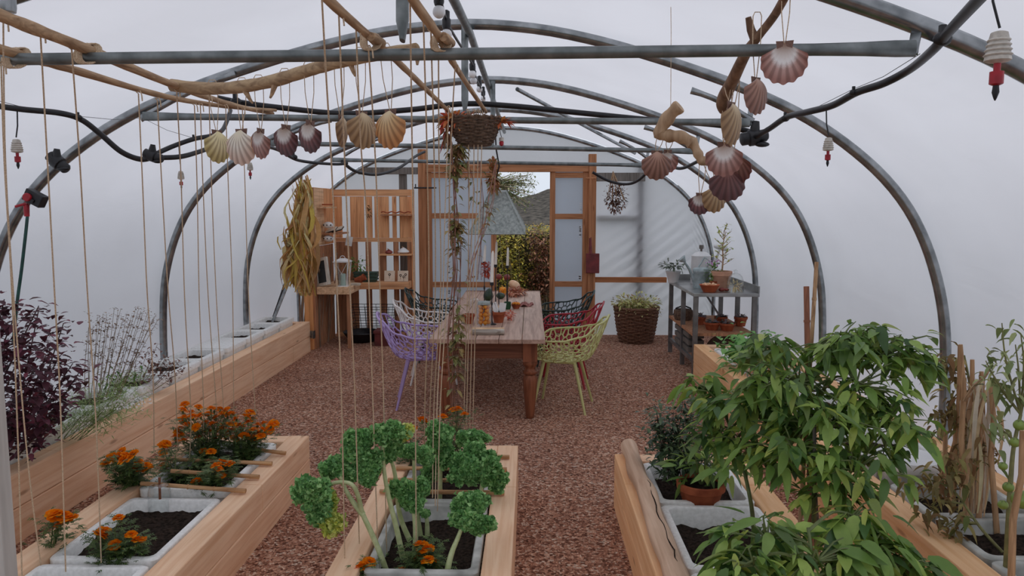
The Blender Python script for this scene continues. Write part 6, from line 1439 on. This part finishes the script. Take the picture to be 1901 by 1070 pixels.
pepper('pepper plant at the bottom edge of the frame, nearest the camera', b3, [b3, P(1505,1050,2.3), P(1500,980,2.35)],
  [(1410,1000,90,55,2.35,60),(1380,1050,60,40,2.25,40),(1520,1040,90,50,2.3,60),(1620,1030,80,50,2.35,50),(1690,1050,60,30,2.35,24),(1590,960,60,50,2.45,36)], 3, .11)
for (a, c, lb) in (((1497,532,3.0),(1500,700,2.95),'rust brown cane rising left out of the pepper plant'), ((1516,487,3.1),(1503,690,3.0),'thinner taller bamboo cane rising right out of the pepper plant')):
    A_, C_ = P(*a), P(*c); d = (C_-A_); E_ = A_+d*((A_.z-.25)/(A_.z-C_.z)); mb = MB(); r_ = .011 if a[0] < 1500 else .008; mb.tube([A_, A_.lerp(E_,.5), E_], r_, 9)
    for q in (.12,.3,.5,.7): mb.tube([A_.lerp(E_,q-.004), A_.lerp(E_,q+.004)], r_*1.2, 9)
    tag(mb.build('bamboo_cane', M_wood('rust_cane', (170,112,86), (110,70,58), 'Z', 1.5) if a[0] < 1500 else m_canez), lb, 'cane', 'upright canes')
mb = MB(); E_ = Vector((b1.x+.012, b1.y-.02, .27)); mb.tube([P(1512,790,2.7), P(1512,900,2.68), E_], [.007,.008,.009], 8); tag(mb.build('support_stake', m_greyw), 'grey stake in the heart of the tall pepper plant', 'stake')
# dark shrub and the terracotta pot
m_dk = M_leaf('dark_evergreen', [(56,74,52),(74,92,60),(42,58,44),(92,108,72)], rough=.4, spec=.5, trans=.12)
bushy('evergreen_shrub', 'small dark leafed evergreen shrub at the far end of the log-edged bed', 'shrub', Vector((.76,3.80,.28)), [(1215,750,3.8),(1232,790,3.75),(1250,765,3.8),(1268,740,3.85),(1285,735,3.85),(1296,770,3.8),(1310,800,3.8),(1262,815,3.7),(1240,830,3.7),(1225,800,3.75),(1290,840,3.7),(1310,850,3.75),(1220,770,3.85),(1255,790,3.8),(1275,800,3.8),(1245,850,3.65)], m_dk, m_pst, 100, .045, .42, 12, .02, .035, .004)
c = G(1300, 946, .245); rt = pot(c, .115, .14, 'large terracotta pot holding a green plant in the log-edged bed', m_terra)
sprig('leaves', c+Vector((.02,-.02,.24)), 90, .17, .085, m_pep, None, None, 22, (1.1,.7,.8), parent=rt, wf=.45)
mb = MB()
for k in range(9): a = k*2.4; mb.tube([c+Vector((0,0,.12)), c+Vector((.12*math.cos(a), .08*math.sin(a), .32))], [.004,.002], 5)
mb.build('stems', m_gstem, rt)
# right wall bed: far plants
bushy('leafy_seedlings', 'clump of bright green leaves at the far end of the right wall bed', 'plant', Vector((1.9,6.2,.36)), [(1345,640,6.3),(1360,655,6.2),(1375,635,6.4),(1395,645,6.2),(1410,640,6.0),(1425,625,6.0),(1440,650,5.8),(1385,620,6.4),(1360,625,6.6)], M_leaf('bright_green', [(90,140,74),(116,160,84),(70,116,64)]), m_gstem, 40, .09, .6, 14, .03, .06, .003)
c = Vector((1.98,6.72,.37)); mb = MB(); mb.box((c.x-.15,c.y-.12,.34),(c.x+.15,c.y+.12,.42)); tag(mb.build('green_tray', M_plain('green_plastic', (22,92,74), (14,66,54), .4, 8), smooth=False, bevel=.008), 'dark green plastic tray at the far end of the right wall bed', 'tray')
sprig('dry_foliage', P(1425,680,5.4), 420, .2, .05, M_leaf('dry_tan', [(190,140,104),(160,112,84),(214,176,140)]), 'tangle of dry tan foliage in the right wall bed behind the pepper', 'dried plant', 23, (1.1,.9,.55), wf=.25)
# bucket with white lid
c = G(1685, 846, .46); root = thing('lidded_bucket', (c.x, c.y, .04), 'white bucket with a flat white lid behind the pepper plant', 'bucket')
mb = MB(); mb.lathe([(.115,0),(.125,.12),(.14,.37),(.143,.375)], (c.x,c.y,.04), 30); mb.build('bucket_body', m_styrog, root)
mb = MB(); mb.lathe([(.152,.37),(.156,.385),(.156,.41),(.15,.418),(.001,.421)], (c.x,c.y,.04), 36); mb.build('lid', m_enam, root)
# tomato plants and dry canes on the right
m_tomd = M_leaf('withered_tomato', [(130,124,76),(156,140,96),(104,96,66),(120,90,64),(90,104,60)], rough=.8, spec=.1)
m_tomg = M_plain('green_tomato', (150,170,84), (120,146,66), .3, 8)
m_tst = M_plain('tomato_stem', (142,140,88), (108,104,68), .7, 20)
def tomato(label, base, keys, tips, nl, seed, fruit=(), mat=None, r=.012, L=.05, clus=.03):
    root = thing('tomato_plant', base, label, 'tomato plant', 'withering tomato plants'); rnd = random.Random(seed); st = MB(); lf = MB()
    tr_ = lerp_pts([Vector(base)]+[P(*k) for k in keys], 6); st.tube(tr_, rseq(len(tr_), r, r*.5), 7)
    for t_ in tips:
        e_ = P(*t_); hub = min(tr_, key=lambda q: (q-e_).length); m1 = hub.lerp(e_,.5)+Vector((rnd.uniform(-.03,.03), 0, .03)); pts = lerp_pts([hub, m1, e_], 5); st.tube(pts, rseq(len(pts), .005, .002), 5)
        for _ in range(nl):
            q = rnd.choice(pts[3:])+Vector((rnd.gauss(0,clus), rnd.gauss(0,clus), rnd.gauss(0,clus))); a = rnd.uniform(0,6.28); l = L*rnd.uniform(.5,1.2); lf.leaf(q, (math.cos(a), math.sin(a), rnd.uniform(-1,.3)), (0,0,1), l, l*.45, .6, .5, 4)
    st.build('stem', m_tst, root); lf.build('foliage', mat or m_tomd, root)
    for (px, py, Y, rr) in fruit:
        c = P(px, py, Y); mb = MB(); mb.ball(c, rr, 18, 12, (1,1,.92)); f = mb.build('fruit', m_tomg, root)
        mb = MB()
        for k in range(5): a = k*1.257; mb.leaf(c+Vector((0,0,rr*.9)), (math.cos(a), math.sin(a), .1), (0,0,1), rr*.8, rr*.25, .4, .1, 2)
        mb.build('calyx', m_gstem, f)
    return root
m_tgl = M_leaf('pale_tomato_leaf', [(128,140,92),(104,120,76),(154,160,110),(90,92,66)])
tomato('tomato plant with green fruit and pale leaves at the right edge', G(1868,1066,.33), [(1872,980,2.72),(1876,900,2.75),(1882,830,2.8),(1895,770,2.85)], [(1860,600,2.9),(1885,640,2.9),(1830,670,2.9),(1842,705,2.9),(1895,620,2.9),(1895,700,2.9),(1865,740,2.85),(1850,800,2.8)], 14, 1,
       [(1893,790,2.78,.022),(1884,822,2.76,.019),(1862,866,2.74,.016),(1897,928,2.6,.035),(1872,905,2.75,.02),(1862,938,2.7,.018)], m_tgl)
tomato('withered tomato plant with a slanting bare stem in the right wall bed', G(1860,1025,.33), [(1820,980,2.95),(1785,930,3.05),(1765,905,3.1)], [(1710,930,3.1),(1725,955,3.05),(1740,900,3.1),(1760,850,3.15),(1690,900,3.15),(1745,985,3.0),(1790,880,3.1),(1770,1000,3.0)], 22, 2, r=.007)
tomato('withered tomato plant tied up against the dry canes', Vector((2.0,3.35,.34)), [(1790,900,3.3),(1795,800,3.3),(1800,720,3.35),(1790,660,3.4)], [(1740,700,3.4),(1755,680,3.4),(1770,740,3.35),(1820,760,3.3),(1765,790,3.3),(1850,840,3.2),(1815,860,3.2),(1735,780,3.35)], 30, 3, r=.008, clus=.035)
for i, (a, c, lb) in enumerate([((1782,642,3.3),(1770,890,3.3),'curved brown stake, leftmost of the dry stakes by the right wall'), ((1783,640,3.25),(1800,930,3.2),'straight split brown stake beside the curved one'), ((1805,668,3.3),(1795,915,3.25),'short pale cane behind the split stake'), ((1838,705,3.2),(1858,900,3.15),'leaning pale cane, right of the short one'), ((1822,690,3.3),(1820,920,3.2),'thin dry cane in the middle of the stakes'), ((1898,800,2.6),(1885,1010,2.55),'orange brown cane at the right edge before the tomato'), ((1755,800,3.5),(1745,880,3.5),'thin grey cane behind the bucket lid'), ((1773,780,3.5),(1766,890,3.5),'thin grey cane right of the bucket lid')]):
    A_, C_ = P(*a), P(*c); C_.z = .3 if C_.z > .2 else C_.z; M1 = A_.lerp(C_,.5)+Vector((.012*(-1)**i,0,0)); mb = MB(); mb.tube([A_, A_.lerp(C_,.25)+Vector((.008,0,0)), M1, C_], [.009,.011,.012,.012], 8); tag(mb.build('garden_cane', m_canez), lb, 'cane', 'upright canes')
m_husk = M_leaf('dry_husk', [(226,200,166),(200,168,132),(240,222,192),(170,136,106)], rough=.8, spec=.1)
streamers('dry_leaf_bundle', P(1818,700,3.25), 70, .62, .09, 5, m_husk, 'bundle of dry papery leaves tied round the canes at the right', 'dried leaves', .02)
mb = MB(); A_ = P(1738,905,3.1)
mb = MB(); mb.tube(lerp_pts([P(1830,695,3.1), P(1838,680,3.1), P(1828,700,3.1), P(1806,720,3.15), P(1790,745,3.2)], 4), .006, 6); tag(mb.build('bent_twig', m_twig), 'dark bent twig on top of the dry canes', 'twig')
# ================================================================== OUTSIDE, THROUGH THE DOORWAY
m_hedge = M_leaf('hedge_leaf', [(130,118,52),(84,88,44),(166,146,60),(96,72,46),(112,104,50),(70,60,42)], rough=.7)
root = thing('hedge', (.3, 13.2, -.08), 'autumn coloured hedge seen through the open doorway', 'hedge')
rnd = random.Random(4); x0, x1, y0, y1, z0, z1 = -2.2, 2.6, 12.9, 13.9, -.08, 1.32
mb = MB(); K, J = 40, 14; vs = []
for j in range(J+1):
    for i in range(K+1):
        x = x0+(x1-x0)*i/K; t_ = j/J; z = z0+(z1-z0)*min(1, t_/.75); y = y0+.12 + max(0,(t_-.75)/.25)*(y1-y0-.2); vs.append((x+rnd.uniform(-.03,.03), y+.12*mnoise.noise(Vector((x*2,z*2,1))), z+.08*mnoise.noise(Vector((x*2,y,3)))))
mb.add(vs, [(j*(K+1)+i, j*(K+1)+i+1, (j+1)*(K+1)+i+1, (j+1)*(K+1)+i) for j in range(J) for i in range(K)])
mb.build('twigs', M_plain('hedge_core', (70,62,40), (40,36,26), .9, 12), root)
lf = MB()
for _ in range(9000):
    x = rnd.uniform(x0, x1)*(.8 if rnd.random() < .5 else 1)
    if rnd.random() < .8: y, z = y0+rnd.gauss(.06,.06), rnd.uniform(.1, z1)
    else: y, z = rnd.uniform(y0, y1-.2), z1+rnd.gauss(0,.05)
    a = rnd.uniform(0,6.28); l = rnd.uniform(.03,.07); lf.leaf((x,y,z), (math.cos(a), math.sin(a)-.4, rnd.uniform(-1,.5)), (0,-.3,1), l, l*.6, .3, .2, 2)
lf.build('foliage', m_hedge, root)
# brown patch of beech at the right of the opening
bushy('beech_shrub', 'dark reddish brown shrub in front of the hedge, right side of the doorway', 'shrub', Vector((.25,12.6,-.05)), [tuple(P(1000+rnd.uniform(-18,24), 425+rnd.uniform(0,90), 12.6)) for _ in range(16)], M_leaf('beech_brown', [(92,58,44),(120,74,54),(72,48,40),(150,110,90)]), m_dst, 110, .06, .6, 31, .05, .07, .006)
bushy('yellow_shrub', 'yellow green shrub in front of the hedge, left side of the doorway', 'shrub', Vector((-.25,12.6,-.05)), [tuple(P(950+rnd.uniform(-24,18), 430+rnd.uniform(0,100), 12.6)) for _ in range(12)], M_leaf('yellow_leaf', [(176,164,70),(140,136,62),(110,118,58),(190,160,60)]), m_dst, 90, .06, .6, 32, .05, .07, .006)
# wooded hill
m_hill = M_plain('winter_woods', (92,88,84), (50,50,50), .95, 1.6, detail=8, spec=0)
mb = MB(); K, J = 120, 18; vs = []
for j in range(J+1):
    for i in range(K+1):
        x = -70+140*i/K; t_ = j/J; top = 3.0+2.2/(1+math.exp(-(x-1)/3))+.9*mnoise.noise(Vector((x*.10,0,0)))+.35*mnoise.noise(Vector((x*.6,2,0)))
        vs.append((x, 70+40*t_+mnoise.noise(Vector((x*.3,t_*6,0))), -.3+max(0,top)*math.sin(t_*PI/2)**.8*.93+.35*mnoise.noise(Vector((x*.9,t_*20,5)))*(.3+t_)))
mb.add(vs, [(j*(K+1)+i, j*(K+1)+i+1, (j+1)*(K+1)+i+1, (j+1)*(K+1)+i) for j in range(J) for i in range(K)])
tag(mb.build('wooded_hill', m_hill), 'grey brown wooded hillside far beyond the hedge', 'hill', kind='structure')
# tree behind
root = thing('field_tree', (-.4, 19, -.08), 'sparse leafy tree outside, seen above the pendant lamp', 'tree'); st = MB(); lf = MB(); base = Vector((-1.7,19,-.08))
trk = [base, Vector((-1.6,19,1.2)), P(900,345,19), P(915,325,19)]; st.tube(lerp_pts(trk,5), rseq(16,.12,.05), 8)
for k in range(70):
    e_ = P(935+rnd.uniform(-45,58), 350+rnd.uniform(-34,40), 19+rnd.uniform(-.4,.4)); 
    h0 = P(905,350,19); st.tube(lerp_pts([h0, h0.lerp(e_,.5)+Vector((0,0,.06)), e_], 4), rseq(9,.02,.006), 5)
    for _ in range(60):
        q = h0.lerp(e_, rnd.uniform(.35,1.05))+Vector((rnd.gauss(0,.06), rnd.gauss(0,.06), rnd.gauss(0,.06))); a = rnd.uniform(0,6.28); l = rnd.uniform(.04,.08); lf.leaf(q, (math.cos(a), math.sin(a), rnd.uniform(-.8,.5)), (0,0,1), l, l*.6, .3, .2, 2)
st.build('trunk', m_dst, root); lf.build('foliage', M_leaf('tree_leaf', [(112,122,84),(92,98,70),(134,134,96)]), root)
# low fence line on top of the field
mb = MB(); y = 26; z = P(980,413,26).z; mb.box((-4,y-.03,z-.05),(6,y+.03,z+.05))
for k in range(9): mb.box((-4+k*1.2,y-.05,-.1),(-3.9+k*1.2,y+.05,z+.1))
tag(mb.build('field_fence', m_greyw, smooth=False), 'dark field fence rail above the hedge, far outside', 'fence')
